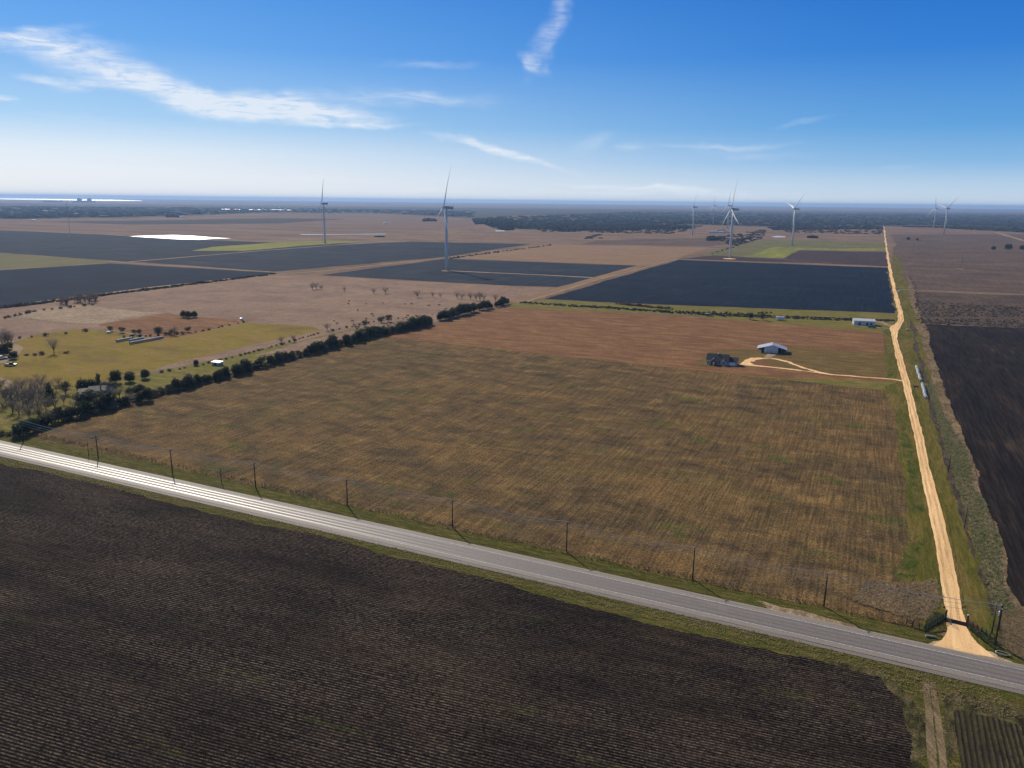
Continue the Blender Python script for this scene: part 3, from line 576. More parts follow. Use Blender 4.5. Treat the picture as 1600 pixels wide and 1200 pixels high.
poles=[pole(x,y,l) for (x,y),l in zip(PX,LB)]
big=pole(1554,1010,'tall utility pole with a grey transformer at the right edge beyond the lane',s=1.12)
tb=MB(); tb.tube([(.42,0,7.0),(.42,0,7.1),(.42,0,8.0),(.42,0,8.08)],[.2,.27,.27,.18],10); tb.tube([(.42,.1,8.05),(.42,.1,8.3)],.05,6); tr=tb.build('transformer',m_trans,big)
pole(1549.5,990,'thinner bare pole just left behind the transformer pole',arm=False,s=.8)
for x,y,l in ((138.8,713,'short stub pole left of the second utility pole'),(346,754.5,'lone short stub pole between two utility poles on the left'),):
    pole(x,y,l,arm=False,s=.62,group='short stub poles')
for x,y,l in ((1506.8,826,'thin line pole beside the ditch, nearest the highway'),(1481.5,738,'thin line pole beside the ditch, midway along the black field'),(1451,629,'thin line pole at the near end of the wrapped bales'),(1441,588,'thin line pole behind the farther wrapped bale row'),(1418,508,'thin line pole at the bend of the gravel lane'),(1560,985,'thin leaning pole behind the transformer pole')):
    pole(x,y,l,arm=False,s=.75,group='thin poles of the line along the ditch')
pole(21,642,'dark pole among the bare trees at the left edge',arm=True,s=1.0,group='poles left of the hedge')
def span(a,b,sag,n=9): return [tuple(a.lerp(b,i/n)-Vector((0,0,sag*4*(i/n)*(1-i/n)))) for i in range(n+1)]
pl=empty('power_line',tuple(poles[0].location),label='bundle of thin pale wires strung between the highway utility poles',cat='power line')
allp=poles+[big]; bpy.context.view_layer.update()
ext=poles[0].location-(poles[1].location-poles[0].location)
for ix,iz in INS+[(.15,7.6)]:
    mb=MB(); off=Vector((ix*math.cos(DH+math.pi/2),ix*math.sin(DH+math.pi/2),iz+(.26 if iz>8 else 0)))-Vector(pl.location)
    for i in range(len(allp)-1):
        k0=1; k1=1.12 if i==len(allp)-2 else 1
        A=allp[i].location+off; B=allp[i+1].location+off*1.0
        if k1!=1: B.z+=iz*.12
        mb.tube(span(A,B,1.1),.036,4,cap=False)
    mb.build('wire',m_wire,pl)
# ================================================================ TREES
m_oak=leafmat('live_oak_leaves',(.030,.045,.018),(.055,.068,.024)); m_oak3=leafmat('brownish_oak_leaves',(.045,.046,.022),(.075,.072,.034)); m_oak2=leafmat('grey_green_leaves',(.06,.068,.038),(.095,.095,.05)); m_con=leafmat('conifer_needles',(.018,.034,.015),(.032,.05,.02))
m_twig=leafmat('bare_twigs',(.17,.13,.105),(.24,.19,.155),trans=.3); m_twig2=leafmat('grey_brown_twigs',(.13,.11,.095),(.19,.16,.135),trans=.3); m_bark=mat('tree_bark',(.075,.055,.042),.9,var=.25,scale=2)
m_brushl=leafmat('brush_leaves',(.085,.072,.045),(.14,.11,.072),trans=.3)
def leafcloud(lobes,n,size,flat=.5,shell=.75,rng=None):
    """thousands of leaf-clump faces scattered through the crown's lobes"""
    rng=rng or RNG; V=[];Fc=[]; wts=np.array([l[3]*l[4]*l[5] for l in lobes])**.8; wts/=wts.sum()
    idx=rng.choice(len(lobes),n,p=wts)
    for i in idx:
        cx,cy,cz,rx,ry,rz=lobes[i]; d=rng.normal(size=3); d/=np.linalg.norm(d); r_=shell+(1-shell)*rng.random() if rng.random()<.75 else rng.random()**.5
        if d[2]<-.3: d[2]*=.5
        p=np.array([cx+d[0]*rx*r_,cy+d[1]*ry*r_,cz+d[2]*rz*r_]); p+=rng.normal(size=3)*size*rng.choice([.35,.6,1.2])
        nn=d*.6+rng.normal(size=3)*.7; nn/=np.linalg.norm(nn); a=np.cross(nn,rng.normal(size=3)); a/=np.linalg.norm(a); b=np.cross(nn,a); s=size*(.5+rng.random())
        k=len(V); V+=[tuple(p+a*s*.5),tuple(p+b*s*.4-a*s*.1),tuple(p-a*s*.5+b*s*.1),tuple(p-b*s*.45)]; Fc.append((k,k+1,k+2,k+3))
    me=bpy.data.meshes.new('crown'); me.from_pydata(V,[],Fc); me.update(); return me
def limbs(h,spread,n,r0,fork=.35,seedv=0,twigs=0):
    rnd=random.Random(seedv); mb=MB(); top=h*fork
    mb.tube([(0,0,-.4),(rnd.uniform(-.1,.1),0,top*.6),(0,rnd.uniform(-.1,.1),top)],[r0*1.3,r0,r0*.8],7); ends=[]
    for k in range(n):
        a=2*math.pi*k/n+rnd.uniform(-.4,.4); q=spread*rnd.uniform(.5,.95); z=h*rnd.uniform(.6,.95)
        m_=(q*.45*math.cos(a),q*.45*math.sin(a),top+(z-top)*.55); e=(q*math.cos(a+.2),q*math.sin(a+.2),z)
        mb.tube([(0,0,top*.85),m_,e],[r0*.6,r0*.35,r0*.1],5); ends.append((m_,e))
        for j in range(twigs):
            t=rnd.uniform(.2,1); s=Vector(m_).lerp(Vector(e),t); d=Vector((rnd.uniform(-1,1),rnd.uniform(-1,1),rnd.uniform(.0,1))).normalized()*spread*.4*rnd.uniform(.5,1)
            mb.tube([tuple(s),tuple(s+d*.6),tuple(s+d*1.1+Vector((0,0,.2)))],[r0*.16,r0*.1,r0*.03],3,cap=False)
    return mb,ends
PROTO={}
def proto(kind,var):
    k=(kind,var)
    if k in PROTO: return PROTO[k]
    rng=np.random.default_rng(hash(kind)%1000*0+sum(map(ord,kind))*10+var); rnd=random.Random(var*13+len(kind))
    if kind=='oak':       # unit: 6 m tall, 3.4 m radius
        mb,e=limbs(5.4,2.6,8,.24,.2,var); lobes=[(1.7*math.cos(a+var),1.7*math.sin(a+var),rnd.uniform(1.3,2.3),1.3,1.3,1.15) for a in (0,1.05,2.1,3.15,4.2,5.25)]+[(0,0,2.6,2.0,2.0,1.5)]+[(x*.85,y*.85,z*.86,1.5*rnd.uniform(.7,1.15),1.5*rnd.uniform(.7,1.15),1.25*rnd.uniform(.8,1.2)) for _,(x,y,z) in e]+[(0,0,4.2,2.0,2.0,1.7)]+[(m_[0],m_[1],m_[2]*1.0,1.2,1.2,.9) for m_,_ in e[:4]]
        cr=leafcloud(lobes,3400,.42,rng=rng); m=m_oak3 if var%3==1 else m_oak
    elif kind=='grey':
        mb,e=limbs(6.5,3.0,8,.22,.3,var,2); lobes=[(x*.85,y*.85,z*.85,1.3,1.3,1.3) for _,(x,y,z) in e]+[(0,0,4.6,1.8,1.8,1.8)]+[(1.5*math.cos(a),1.5*math.sin(a),2.2,1.2,1.2,1.1) for a in (0,1.5,3,4.5)]
        cr=leafcloud(lobes,1500,.40,rng=rng); m=m_oak2
    elif kind=='conifer':
        mb=MB(); mb.tube([(0,0,-.4),(0,0,4),(0,0,8.6)],[.25,.17,.04],7); lobes=[]
        for i in range(13):
            z=1.2+i*.58; r_=2.9*(1-i/14.5)
            for k in range(5): a=k*1.26+i*.7; lobes.append((r_*.62*math.cos(a),r_*.62*math.sin(a),z,r_*.5,r_*.5,.5))
        cr=leafcloud(lobes,2400,.40,rng=rng); m=m_con
    elif kind=='cypress':
        mb=MB(); mb.tube([(0,0,-.4),(0,0,3),(0,0,6)],[.2,.14,.04],6); lobes=[(rnd.uniform(-.3,.3),rnd.uniform(-.3,.3),1.2+i*.7,1.35*(1-.06*i),1.35*(1-.06*i),.8) for i in range(8)]
        cr=leafcloud(lobes,1500,.38,rng=rng); m=m_oak2
    elif kind=='bare':
        mb,e=limbs(6.2,3.0,9,.17,.22,var,7); lobes=[(x*.9,y*.9,z*.92,1.3,1.3,1.3) for _,(x,y,z) in e]+[(m_[0],m_[1],m_[2],1.3,1.3,1.2) for m_,_ in e]
        cr=None; V=[];Fc=[]
        for i in range(1100):
            L_=lobes[rng.integers(len(lobes))]; p=np.array(L_[:3])+rng.normal(size=3)*.55*np.array(L_[3:]); d=rng.normal(size=3)+np.array([p[0]*.2,p[1]*.2,.8]); d/=np.linalg.norm(d); s=np.cross(d,rng.normal(size=3)); s/=np.linalg.norm(s)
            k_=len(V); V+=[tuple(p-s*.022),tuple(p+s*.022),tuple(p+d*rng.uniform(.4,1.0))]; Fc.append((k_,k_+1,k_+2))
        cr=bpy.data.meshes.new('crown'); cr.from_pydata(V,[],Fc); m=m_twig if var%2 else m_twig2
    elif kind=='shrub':
        mb=MB(); lobes=[(rnd.uniform(-.9,.9),rnd.uniform(-.9,.9),rnd.uniform(.4,1.1),.8,.8,.65) for _ in range(6)]
        for l in lobes: mb.tube([(0,0,-.2),(l[0]*.7,l[1]*.7,l[2])],[.06,.02],4)
        cr=leafcloud(lobes,420,.30,rng=rng); m=m_oak3 if var==0 else m_brushl
    me=mb.mesh('trunk'); me.materials.append(m_bark); cr.materials.append(m)
    PROTO[k]=(me,cr); return PROTO[k]
def tree(kind,x,y,s,label,cat='tree',group=None,sz=None,name=None,world=None):
    v=random.randrange({'oak':8,'grey':4,'conifer':1,'cypress':1,'bare':5,'shrub':6}[kind]); tm,cm=proto(kind,v); p=world or g(x,y)
    nm=name or {'oak':'oak_tree','grey':'broadleaf_tree','conifer':'conifer_tree','cypress':'cypress_tree','bare':'bare_tree','shrub':'shrub'}[kind]
    if nm=='shrub': cat='shrub'
    r=empty(nm,(p[0],p[1],.05),random.uniform(0,6.28),label=label,cat=cat,group=group); r.scale=(s*random.uniform(.9,1.1),s*random.uniform(.9,1.1),(sz or s)*(1.15 if kind=='oak' else 1)*random.uniform(.85,1.12))
    link('trunk' if kind!='shrub' else 'stems',tm,parent=r); link('crown',cm,parent=r); return r
def brush(px,step,s,label,group,jx=.8): row(px,step,{'shrub':1},s,(label,)*3,group,jx)
# hedgerow along the left side of the stubble field
HR=[]
G1='trees of the long hedgerow'; lab='dark green oak packed in the long hedgerow left of the brown field'
def row(pts,step,kindp,s0,label,group,jx=1.5,sv=.34,z=1.0):
    P=[Vector(g(*p)) for p in pts]
    for i in range(len(P)-1):
        L_=(P[i+1]-P[i]).length; d=(P[i+1]-P[i]).normalized(); n=max(1,int(L_/step)); nn=Vector((-d.y,d.x))
        for k in range(n):
            q=P[i]+d*(k+.5+random.uniform(-.3,.3))*L_/n+nn*random.uniform(-jx,jx); kd=random.choices(list(kindp),list(kindp.values()))[0]; s=s0*random.uniform(1-sv,1+sv)
            if kd in('bare','grey','conifer'): lb2={'bare':label[1],'grey':label[2] if len(label)>2 else label[1],'conifer':label[-1]}[kd]
            else: lb2=label[0]
            tree(kd,0,0,s,lb2,group=group+{'bare':', leafless','grey':', grey-green','shrub':'','oak':'','conifer':''}[kd],world=(q.x,q.y),sz=s*z)
hl=(lab,'leafless grey tree within the long hedgerow left of the brown field','grey-green tree within the long hedgerow left of the brown field')
hl1,hl2,hl3=[tuple(q.replace('long hedgerow left of the brown field',w_) for q in hl) for w_ in ('near stretch of the hedgerow below the homestead','middle stretch of the hedgerow past the white shed','far stretch of the hedgerow before its gap')]
row([(58,670),(120,652),(230,625)],3.4,{'oak':8,'grey':1,'bare':.6},1.0,hl1,G1+', near stretch',2.2)
row([(75,655),(150,632),(232,612)],5.0,{'oak':5,'grey':3,'bare':1.2},.95,hl1,G1+', near stretch',2.2)
row([(236,621),(262,613)],5,{'grey':1,'bare':1},.7,hl1,G1+', near stretch')
row([(262,615),(360,589)],3.9,{'oak':9,'grey':1,'bare':.5},.98,hl2,G1+', middle stretch',1.8)
row([(364,587),(470,557)],4.3,{'oak':9,'grey':1,'bare':.3},.95,hl2,G1+', middle stretch',1.6)
row([(474,556),(560,533),(604,522)],4.0,{'oak':9,'grey':1},1.0,hl3,G1+', far stretch',2.0)
row([(610,522),(640,514),(672,507)],3.6,{'oak':9},1.12,hl3,G1+', far stretch',2.4)
row([(560,528),(620,512)],8,{'grey':2,'bare':1},.9,hl3,G1+', far stretch',2)
row([(684,502),(712,495),(732,490)],4.2,{'oak':9},1.15,('oak in the dense clump just past the gap in the hedgerow',)*3,'oaks past the hedgerow gap',2.2)
row([(735,489),(765,482),(797,474.5)],7,{'oak':9},1.05,('spaced oak at the farthest end of the hedgerow, beyond the dense clump',)*3,'spaced oaks at the hedgerow end',2.0)
brush([(95,663),(232,622),(262,615),(360,588),(470,557),(604,523),(672,508)],3.6,1.7,'brown-green brush plant filling the foot of the long hedgerow','brush in the foot of the hedgerow',2.6)
tree('oak',31,682,1.15,'low dark round tree at the hedge corner beside the highway',sz=.95); tree('oak',42,679,1.0,'dark tree next to the corner utility pole at the highway',sz=.9); tree('oak',52,675,1.0,'dark corner tree where the hedgerow begins',sz=.9)
row([(-10,683),(24,681)],3.5,{'shrub':1},1.2,('dark shrub in the low row by the highway at the left edge',)*3,'shrubs by the highway at the left edge')
# the homestead at left
tree('conifer',79,626,1.25,'tall dark conifer in the lawn left of the brown-roofed house')
tree('conifer',49,615,.62,'small dark conifer among bare trees, left of the tall conifer')
tree('grey',103,616,1.05,'thin pale green tree standing between the conifer and the house')
tree('oak',130,612,1.15,'large round dark tree directly left of the brown-roofed house'); tree('oak',143,610,.95,'smaller dark tree touching the left gable of the brown-roofed house')
tree('cypress',155,606,1.15,'upright dark green cypress behind the brown-roofed house'); tree('oak',181,599,1.15,'round dark tree in the fence line behind the house, leftmost of three')
tree('oak',203,597,1.05,'round dark tree in the fence line, middle of three behind the hedgerow'); tree('oak',227,592,.95,'round dark tree in the fence line, rightmost of three behind the hedgerow')
tree('grey',176,613,1.0,'tree with a visible trunk just right of the brown-roofed house'); tree('grey',166,612,.9,'grey-green tree touching the right end of the brown-roofed house')
tree('grey',128,636,1.3,'large grey-green tree in front of the brown-roofed house'); tree('grey',145,634,1.2,'grey-green tree in front of the right half of the brown-roofed house')
tree('bare',100,632,.9,'lone small leafless tree on the lawn right of the conifer')
for x,y,s in ((2,610,1.3),(10,632,1.3),(18,628,1.5),(28,622,1.5),(36,632,1.6),(44,640,1.5),(52,628,1.6),(60,638,1.6),(66,625,1.6),(34,612,1.3),(55,612,1.4),(64,608,1.3),(72,642,1.4),(86,640,1.2),(30,650,1.3),(46,655,1.4),(62,655,1.4),(20,645,1.2),(76,612,1.1),(88,612,1.0),(5,640,1.0),(92,604,.9)):
    tree('bare',x,y,s,'tall leafless tree in the homestead cluster at the left edge',group='leafless trees of the homestead')
row([(0,618),(40,625),(70,628)],7,{'oak':2,'grey':2},.7,('low dark oak beneath the leafless homestead trees','','low grey-green tree beneath the leafless homestead trees'),'low trees of the homestead',3)
for x,y,s in ((3,538,1.1),(8,537,1.2),(13,537,1.2),(18,537,1.0),(10,531,1.0)): tree('bare',x,y,s*1.25,'leafless tree in the grey clump above the curved track',group='leafless clump by the curved track')
tree('oak',6,557,1.3,'dark round tree beside the white car at the left edge'); tree('oak',15,546,.8,'low dark shrubby tree inside the curved track'); tree('oak',22,561,.9,'dark tree on the inner bend of the curved track')
row([(36,556),(50,556),(88,552)],4,{'shrub':4,'bare':1},1.4,('brush clump beside the olive pasture near the curved track','small leafless tree among the brush near the curved track'),'brush beside the curved track',2)
# midfield trees
for x,y,l in ((287,496,'left tree of the three dark live oaks alone in the mauve pasture'),(295,497,'middle tree of the three dark live oaks alone in the mauve pasture'),(304,496,'right tree of the three dark live oaks alone in the mauve pasture')): tree('oak',x,y,.95,l)
for x,y,s,l in ((173,518,.7,'small dark tree beside the white trough at the olive pasture corner'),(191,520,.75,'dark bushy tree right of the trough in the brush line'),(210,522,.65,'low grey tree in the brush line left of the round bushy one'),(218,523,.75,'grey tree in the middle of the brush line above the bales'),(248,525,1.1,'big round grey tree directly above the longest bale row'),(268,523,.7,'slim leafless tree right of the big round grey tree'),(294,519,.75,'dark upright tree at the right end of the brush line')): tree('grey',x,y,s,l,name='scrub_tree')
tree('bare',273,524,1.1,'tall leafless tree behind the right end of the longest bale row')
tree('oak',306.5,571,.55,'small dark bush on the fence line left of the white shed')
for x,y,s,l in ((511,517,1.1,'leafless tree on the ditch bank at the corner of the olive pasture'),(558,519,1.1,'spreading leafless tree with a clear trunk behind the hedgerow'),(440,537,.9,'leafless tree on the ditch bank, left one above the hedgerow'),(459,534,.8,'leafless tree on the ditch bank, right one above the hedgerow')): tree('bare',x,y,s,l)
for x,y,s in ((488,453,1.3),(494,452,1.3),(502,453,1.2),(538,456,1.0),(584,459,1.2),(602,459,1.4),(652,465,1.5),(676,464,.9),(688,465,.8),(714,467,1.2),(722,468,1.1),(735,468,1.2),(744,470,1.3),(750,470,1.4),(756,470,1.3),(774,471,1.2)):
    tree('bare',x,y,s,'small leafless tree dotted along the far pasture fence line',group='leafless trees along the far fence line')
for k in range(26):
    x=random.uniform(95,157); tree('bare',x,476-(x-95)*.085+random.uniform(-3,2),random.uniform(.9,1.5),'leafless tree in the grey thicket bordering the big black field on the left',group='leafless thicket by the dark field')
for x,y,s,l in ((570,510,.9,'grey shrubby tree behind the hedgerow, left of the pair on the ditch'),(596,504,1.0,'grey rounded tree above the hedgerow on the ditch bank'),(607,503,1.1,'larger grey rounded tree above the hedgerow on the ditch bank')): tree('grey',x,y,s,l)
tree('grey',1172,499.5,1.05,'small pale tree on the olive strip, left of the pair near the white trailer'); tree('grey',1191,500.5,.95,'small dark spreading tree on the olive strip, right of the pair near the white trailer')
# distant clumps that read as separate
for x,y,s,l in ((1575,390,3.2,'large dark oak mound alone in the brown field at the right edge'),(1419,375,1.8,'small dark tree in the brown field just right of the lane top, left one'),(1433,376,1.6,'small dark tree in the brown field right of the lane top, right one'),(1552,390.5,1.8,'small grey tree left of the dark oak mound at the right edge'),(1597,390.5,2.2,'grey tree at the right edge beyond the dark oak mound')): tree('oak' if 'dark' in l else 'grey',x,y,s,l,sz=s*.72)
brush([(962,475),(1010,480),(1052,484)],3.4,1.5,'grey shrub crowded along the ditch on the near side of the black field','brush along the ditch below the black field',1.5)
brush([(1055,487),(1120,490),(1165,491),(1210,489)],5.0,1.25,'low dark shrub along the right part of the ditch near the trailers','brush along the right of the ditch',1.2)
brush([(130,608),(165,598),(230,586),(310,572),(395,551),(500,521)],5,.7,'low shrub on the fence line between olive pasture and hedgerow','shrubs on the pasture fence line',.6)
brush([(510,519),(600,500),(680,492)],9,.9,'one of the low shrubs on the ditch bank behind the hedgerow','shrubs on the ditch behind the hedgerow')
brush([(90,553),(110,552)],4,1,'one of the shrubs at the end of the brush by the curved track','shrubs near the curved track')
brush([(20,530),(60,526),(110,521),(140,517)],8,1.1,'one of the shrubs on the fence between reddish pasture and olive pasture','shrubs on the reddish pasture fence')
brush([(190,527),(230,526),(262,523),(290,522)],4,1.2,'one of the brush clumps filling the line above the bale rows','brush above the bales')
brush([(300,521),(385,503)],8,.9,'one of the shrubs continuing the brush line towards the olive field corner','shrubs right of the bale rows')
brush([(0,499),(60,486),(150,476)],7,1.2,'one of the shrubs along the near edge of the dark blue field at left','shrubs by the dark field at left')
# ================================================================ FENCES
m_wood=mat('fence_post_wood',(.10,.08,.062),.9,var=.2); 
def fence(px,step,h,label,name='wire_fence',m=None,wires=4,brushy=None,world=None,rp=.06):
    P=[Vector(p) for p in world] if world else [Vector(g(*p)) for p in px]; o=P[0]; r=empty(name,(o.x,o.y,GZ-.05),label=label,cat='fence')
    posts=[]
    for i in range(len(P)-1):
        L_=(P[i+1]-P[i]).length; n=max(1,int(L_/step))
        posts+=[P[i].lerp(P[i+1],k/n) for k in range(n)]
    posts.append(P[-1]); pm=MB(); pm.tube([(0,0,-.3),(0,0,h)],rp,5); pme=pm.mesh('post'); pme.materials.append(m or m_wood)
    if len(posts)<=60:
        for p in posts: q=link('post',pme,parent=r); q.location=(p.x-o.x,p.y-o.y,0)
    else:
        mb=MB()
        for p in posts: mb.tube([(p.x-o.x,p.y-o.y,-.3),(p.x-o.x,p.y-o.y,h)],rp,4)
        q=mb.build('posts',m or m_wood,r); q['kind']='stuff'
    for k in range(wires):
        z=h*(.25+.7*k/max(1,wires-1)); mb=MB(); mb.tube([(p.x-o.x,p.y-o.y,z) for p in P],.012,3,cap=False); mb.build('wire',m_dsteel,r)
    return r
fence([(60,683),(700,827),(1330,958),(1425,979)],6,1.25,'wire fence on thin posts between the brown field and the highway verge')
fence([(800,504),(1000,521),(1200,541),(1384,553)],8,1.25,'pasture fence crossing between the two reddish back fields')
fence([(1378,513),(1384,553)],6,1.2,'short fence at the right end of the reddish back field beside the lane')
fence([(1060,563),(1080,547)],6,1.2,'short fence left of the dark-roofed house')
fence([(1384,553),(1404,556)],4,1.2,'short fence between the back field and the gravel lane')
fence([(1412,556),(1432,557)],4,1.2,'short fence between the gravel lane and the ditch')
fence([(0,491),(100,508),(150,507),(260,490),(300,495),(385,503),(480,508)],12,1.3,'fence around the mauve and straw pastures on the left')
fence([(25,532),(100,520),(140,515),(165,516),(250,531),(385,504)],10,1.3,'fence along the top of the olive pasture')
fence([(120,607),(165,598),(310,572),(395,551),(500,521),(640,500)],8,1.3,'long fence between olive pasture and hedgerow margin')
fence([(400,444),(500,453),(700,466),(800,472)],12,1.3,'far fence across the mauve pasture lined with bare trees')
# ================================================================ entrance: pipe fences, posts, cattle guard
m_pipe=mat('dark_green_pipe',(.018,.026,.02),.5,.3,var=.2); m_rust=mat('rusty_red_pipe',(.16,.055,.035),.7,.2,var=.3,scale=3); m_wht=mat('white_paint',(.75,.74,.72),.5,var=.05)
def pipefence(pa,pb,n,h,rails,m,label,posts_m=None,thick=.06):
    A=Vector(g(*pa)); B=Vector(g(*pb)); r=empty('pipe_fence',(A.x,A.y,GZ),label=label,cat='fence'); D=B-A
    for i in range(n):
        p=D*(i/(n-1)); mb=MB(); mb.tube([(p.x,p.y,-.3),(p.x,p.y,h),(p.x,p.y,h+.03)],[.11,.11,.02],8); mb.build('post',posts_m or m,r)
    for k in range(rails):
        z=h*(.2+.75*k/(rails-1)); mb=MB(); mb.tube([(0,0,z),(D.x,D.y,z)],thick*.7,6); mb.build('rail',m,r)
    return r
pipefence((1446,986),(1477,968),8,1.45,6,m_pipe,'dark pipe entrance fence slanting up to the lane gate on its left side')
pipefence((1416,977),(1446,986),4,1.4,5,m_pipe,'dark pipe fence end along the highway, left of the entrance wing')
pipefence((1512,976),(1533,990),4,1.35,5,m_rust,'rusty red pipe entrance fence on the right side of the lane',thick=.07)
pipefence((1533,990),(1553,1003),4,1.35,4,m_pipe,'dark pipe fence continuing right of the rusty red panel to the big pole')
for (x,y),l in (((1477.5,966),'thick dark gate post on the left of the cattle guard'),((1511,974),'thick dark gate post on the right of the cattle guard with a white cap')):
    p=g(x,y); r=empty('gate_post',(p[0],p[1],GZ),label=l,cat='gate post'); mb=MB(); mb.tube([(0,0,-.3),(0,0,1.9)],.2,10); mb.build('post',m_pipe,r); mb=MB(); mb.tube([(0,0,1.9),(0,0,1.98),(0,0,2.15)],[.24,.24,.06],10); mb.build('cap',m_wht if 'white' in l else m_pipe,r)
A=Vector(g(1478.5,970.5)); B=Vector(g(1511.5,978.5)); D=(B-A); Ln=D.length; d_=D/Ln; n_=Vector((-d_.y,d_.x)); cg=empty('cattle_guard',(A.x,A.y,GZ+.02),math.atan2(d_.y,d_.x),label='dark brown steel cattle guard lying across the gravel lane at the gate',cat='cattle guard')
m_cg=mat('brown_steel',(.035,.02,.016),.7,.2,var=.3)
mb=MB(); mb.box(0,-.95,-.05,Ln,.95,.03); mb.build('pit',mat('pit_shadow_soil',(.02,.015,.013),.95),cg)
for k in range(9): mb=MB(); yy=-.88+k*.22; mb.tube([(0,yy,.07),(Ln,yy,.07)],.055,6); mb.build('rail',m_cg,cg)
for xx in (-.1,Ln+.02): mb=MB(); mb.box(xx,-1,-.04,xx+.12,1,.16); mb.build('end_frame',m_cg,cg)
# opened gate leaf on the left: long low tube gate lying along the wing
def gateleaf(pa,pb,label):
    A=Vector(g(*pa)); B=Vector(g(*pb)); D=B-A; r=empty('tube_gate',(A.x,A.y,GZ),label=label,cat='gate')
    mb=MB(); L_=D; 
    mb.tube([(0,0,.25),(L_.x,L_.y,.25)],.04,6); mb.tube([(0,0,1.3),(L_.x,L_.y,1.3)],.04,6); mb.tube([(0,0,.25),(0,0,1.3)],.04,6); mb.tube([(L_.x,L_.y,.25),(L_.x,L_.y,1.3)],.04,6); mb.build('frame',m_pipe,r)
    for k in range(4): z=.46+.21*k; mb=MB(); mb.tube([(0,0,z),(L_.x,L_.y,z)],.025,5); mb.build('bar',m_pipe,r)
gateleaf((1478,969),(1486,980.5),'dark tube gate swung open beside the left gate post') 
def culvert(pa,pb,label):
    A=Vector(g(*pa)); B=Vector(g(*pb)); D=B-A; r=MB(); r.tube([(0,0,.1),(D.x,D.y,.12)],.28,10); o=r.build('culvert_headwall',mat('pale_concrete',(.42,.37,.3),.9,var=.15),None); o.location=(A.x,A.y,GZ); tag(o,label,'culvert')
culvert((1446,996),(1461,998),'pale concrete culvert edge in the grass left of the lane mouth'); 
def ring(px,label):
    P=[g(*p) for p in px]; o=MB(); o.tube([(x-P[0][0],y-P[0][1],.08) for x,y in P],.14,6); q=o.build('culvert_edge',MATS['pale_concrete'],None); q.location=(P[0][0],P[0][1],GZ); tag(q,label,'culvert')
ring([(1555,1020),(1560,1019.5),(1575,1024),(1579,1027),(1570,1027),(1556,1022),(1555,1020)],'narrow pale concrete frame in the grass below the transformer pole')
# ================================================================ BUILDINGS
m_droof=mat('charcoal_shingles',(.035,.038,.045),.75,var=.15,scale=1.2); m_lroof=mat('galvanised_roof',(.46,.47,.5),.42,.35,var=.06,scale=.4); m_wroof=mat('white_metal_roof',(.62,.62,.62),.55,.1,var=.04,scale=.4); m_wall=mat('grey_siding',(.36,.37,.38),.7,var=.08); m_stone=mat('brown_stone_cladding',(.14,.085,.06),.9,var=.35,scale=3)
m_glass=mat('dark_window_glass',(.02,.025,.03),.1,var=.02); m_trim=m_wht; m_post=m_wht; m_tanroof=mat('weathered_brown_roof',(.22,.17,.13),.8,var=.2,scale=.8); m_barnw=mat('white_metal_wall',(.5,.52,.55),.5,.2,var=.06); m_dk=mat('dark_interior',(.03,.028,.026),.9)
def gable(name_root,parent,x0,y0,x1,y1,h,rise,over,mw,mr,axis='x',skip_wall=False):
    w=MB()
    if axis=='x':
        ym=(y0+y1)/2; w.add([(x0,y0,-.2),(x1,y0,-.2),(x1,y1,-.2),(x0,y1,-.2),(x0,y0,h),(x1,y0,h),(x1,y1,h),(x0,y1,h),(x0,ym,h+rise),(x1,ym,h+rise)],[(0,1,5,4),(2,3,7,6),(1,2,6,9,5),(3,0,4,8,7),(0,3,2,1)])
        k=rise/((y1-y0)/2); r=MB(); X0,X1=x0-over,x1+over
        for sg,ye in ((-1,y0-over),(1,y1+over)):
            ze=h-over*k; r.add([(X0,ye,ze),(X1,ye,ze),(X1,ym,h+rise),(X0,ym,h+rise),(X0,ye,ze+.18),(X1,ye,ze+.18),(X1,ym,h+rise+.18),(X0,ym,h+rise+.18)],[(0,1,2,3),(4,5,6,7),(0,1,5,4),(2,3,7,6),(1,2,6,5),(0,3,7,4)])
    else:
        xm=(x0+x1)/2; w.add([(x0,y0,-.2),(x1,y0,-.2),(x1,y1,-.2),(x0,y1,-.2),(x0,y0,h),(x1,y0,h),(x1,y1,h),(x0,y1,h),(xm,y0,h+rise),(xm,y1,h+rise)],[(0,1,5,8,4),(2,3,7,9,6),(1,2,6,5),(3,0,4,7),(0,3,2,1)])
        k=rise/((x1-x0)/2); r=MB(); Y0,Y1=y0-over,y1+over
        for xe in (x0-over,x1+over):
            ze=h-over*k; r.add([(xe,Y0,ze),(xe,Y1,ze),(xm,Y1,h+rise),(xm,Y0,h+rise),(xe,Y0,ze+.18),(xe,Y1,ze+.18),(xm,Y1,h+rise+.18),(xm,Y0,h+rise+.18)],[(0,1,2,3),(4,5,6,7),(0,1,5,4),(2,3,7,6),(1,2,6,5),(0,3,7,4)])
    W_=w.build('wall',mw,parent); R_=r.build('roof',mr,parent); return W_,R_
def window(parent,x,y,z,w_,h_,face='y-'):
    f=MB(); t=.06
    if face=='y-':
        f.box(x-w_/2-.1,y-t,z-.1,x+w_/2+.1,y+.02,z+h_+.1); fr=f.build('window',m_trim,parent); p=MB(); p.box(x-w_/2,y-t-.02,z,x+w_/2,y-t+.01,z+h_)
        p.build('pane',m_glass,fr)
    else:
        f.box(x-.02,y-w_/2-.1,z-.1,x+t,y+w_/2+.1,z+h_+.1); fr=f.build('window',m_trim,parent); p=MB(); p.box(x+t-.01,y-w_/2,z,x+t+.02,y+w_/2,z+h_); p.build('pane',m_glass,fr)
    return fr
HRZ=math.atan2(dirH.y,dirH.x)   # local x runs along the highway direction, local -y faces the viewer
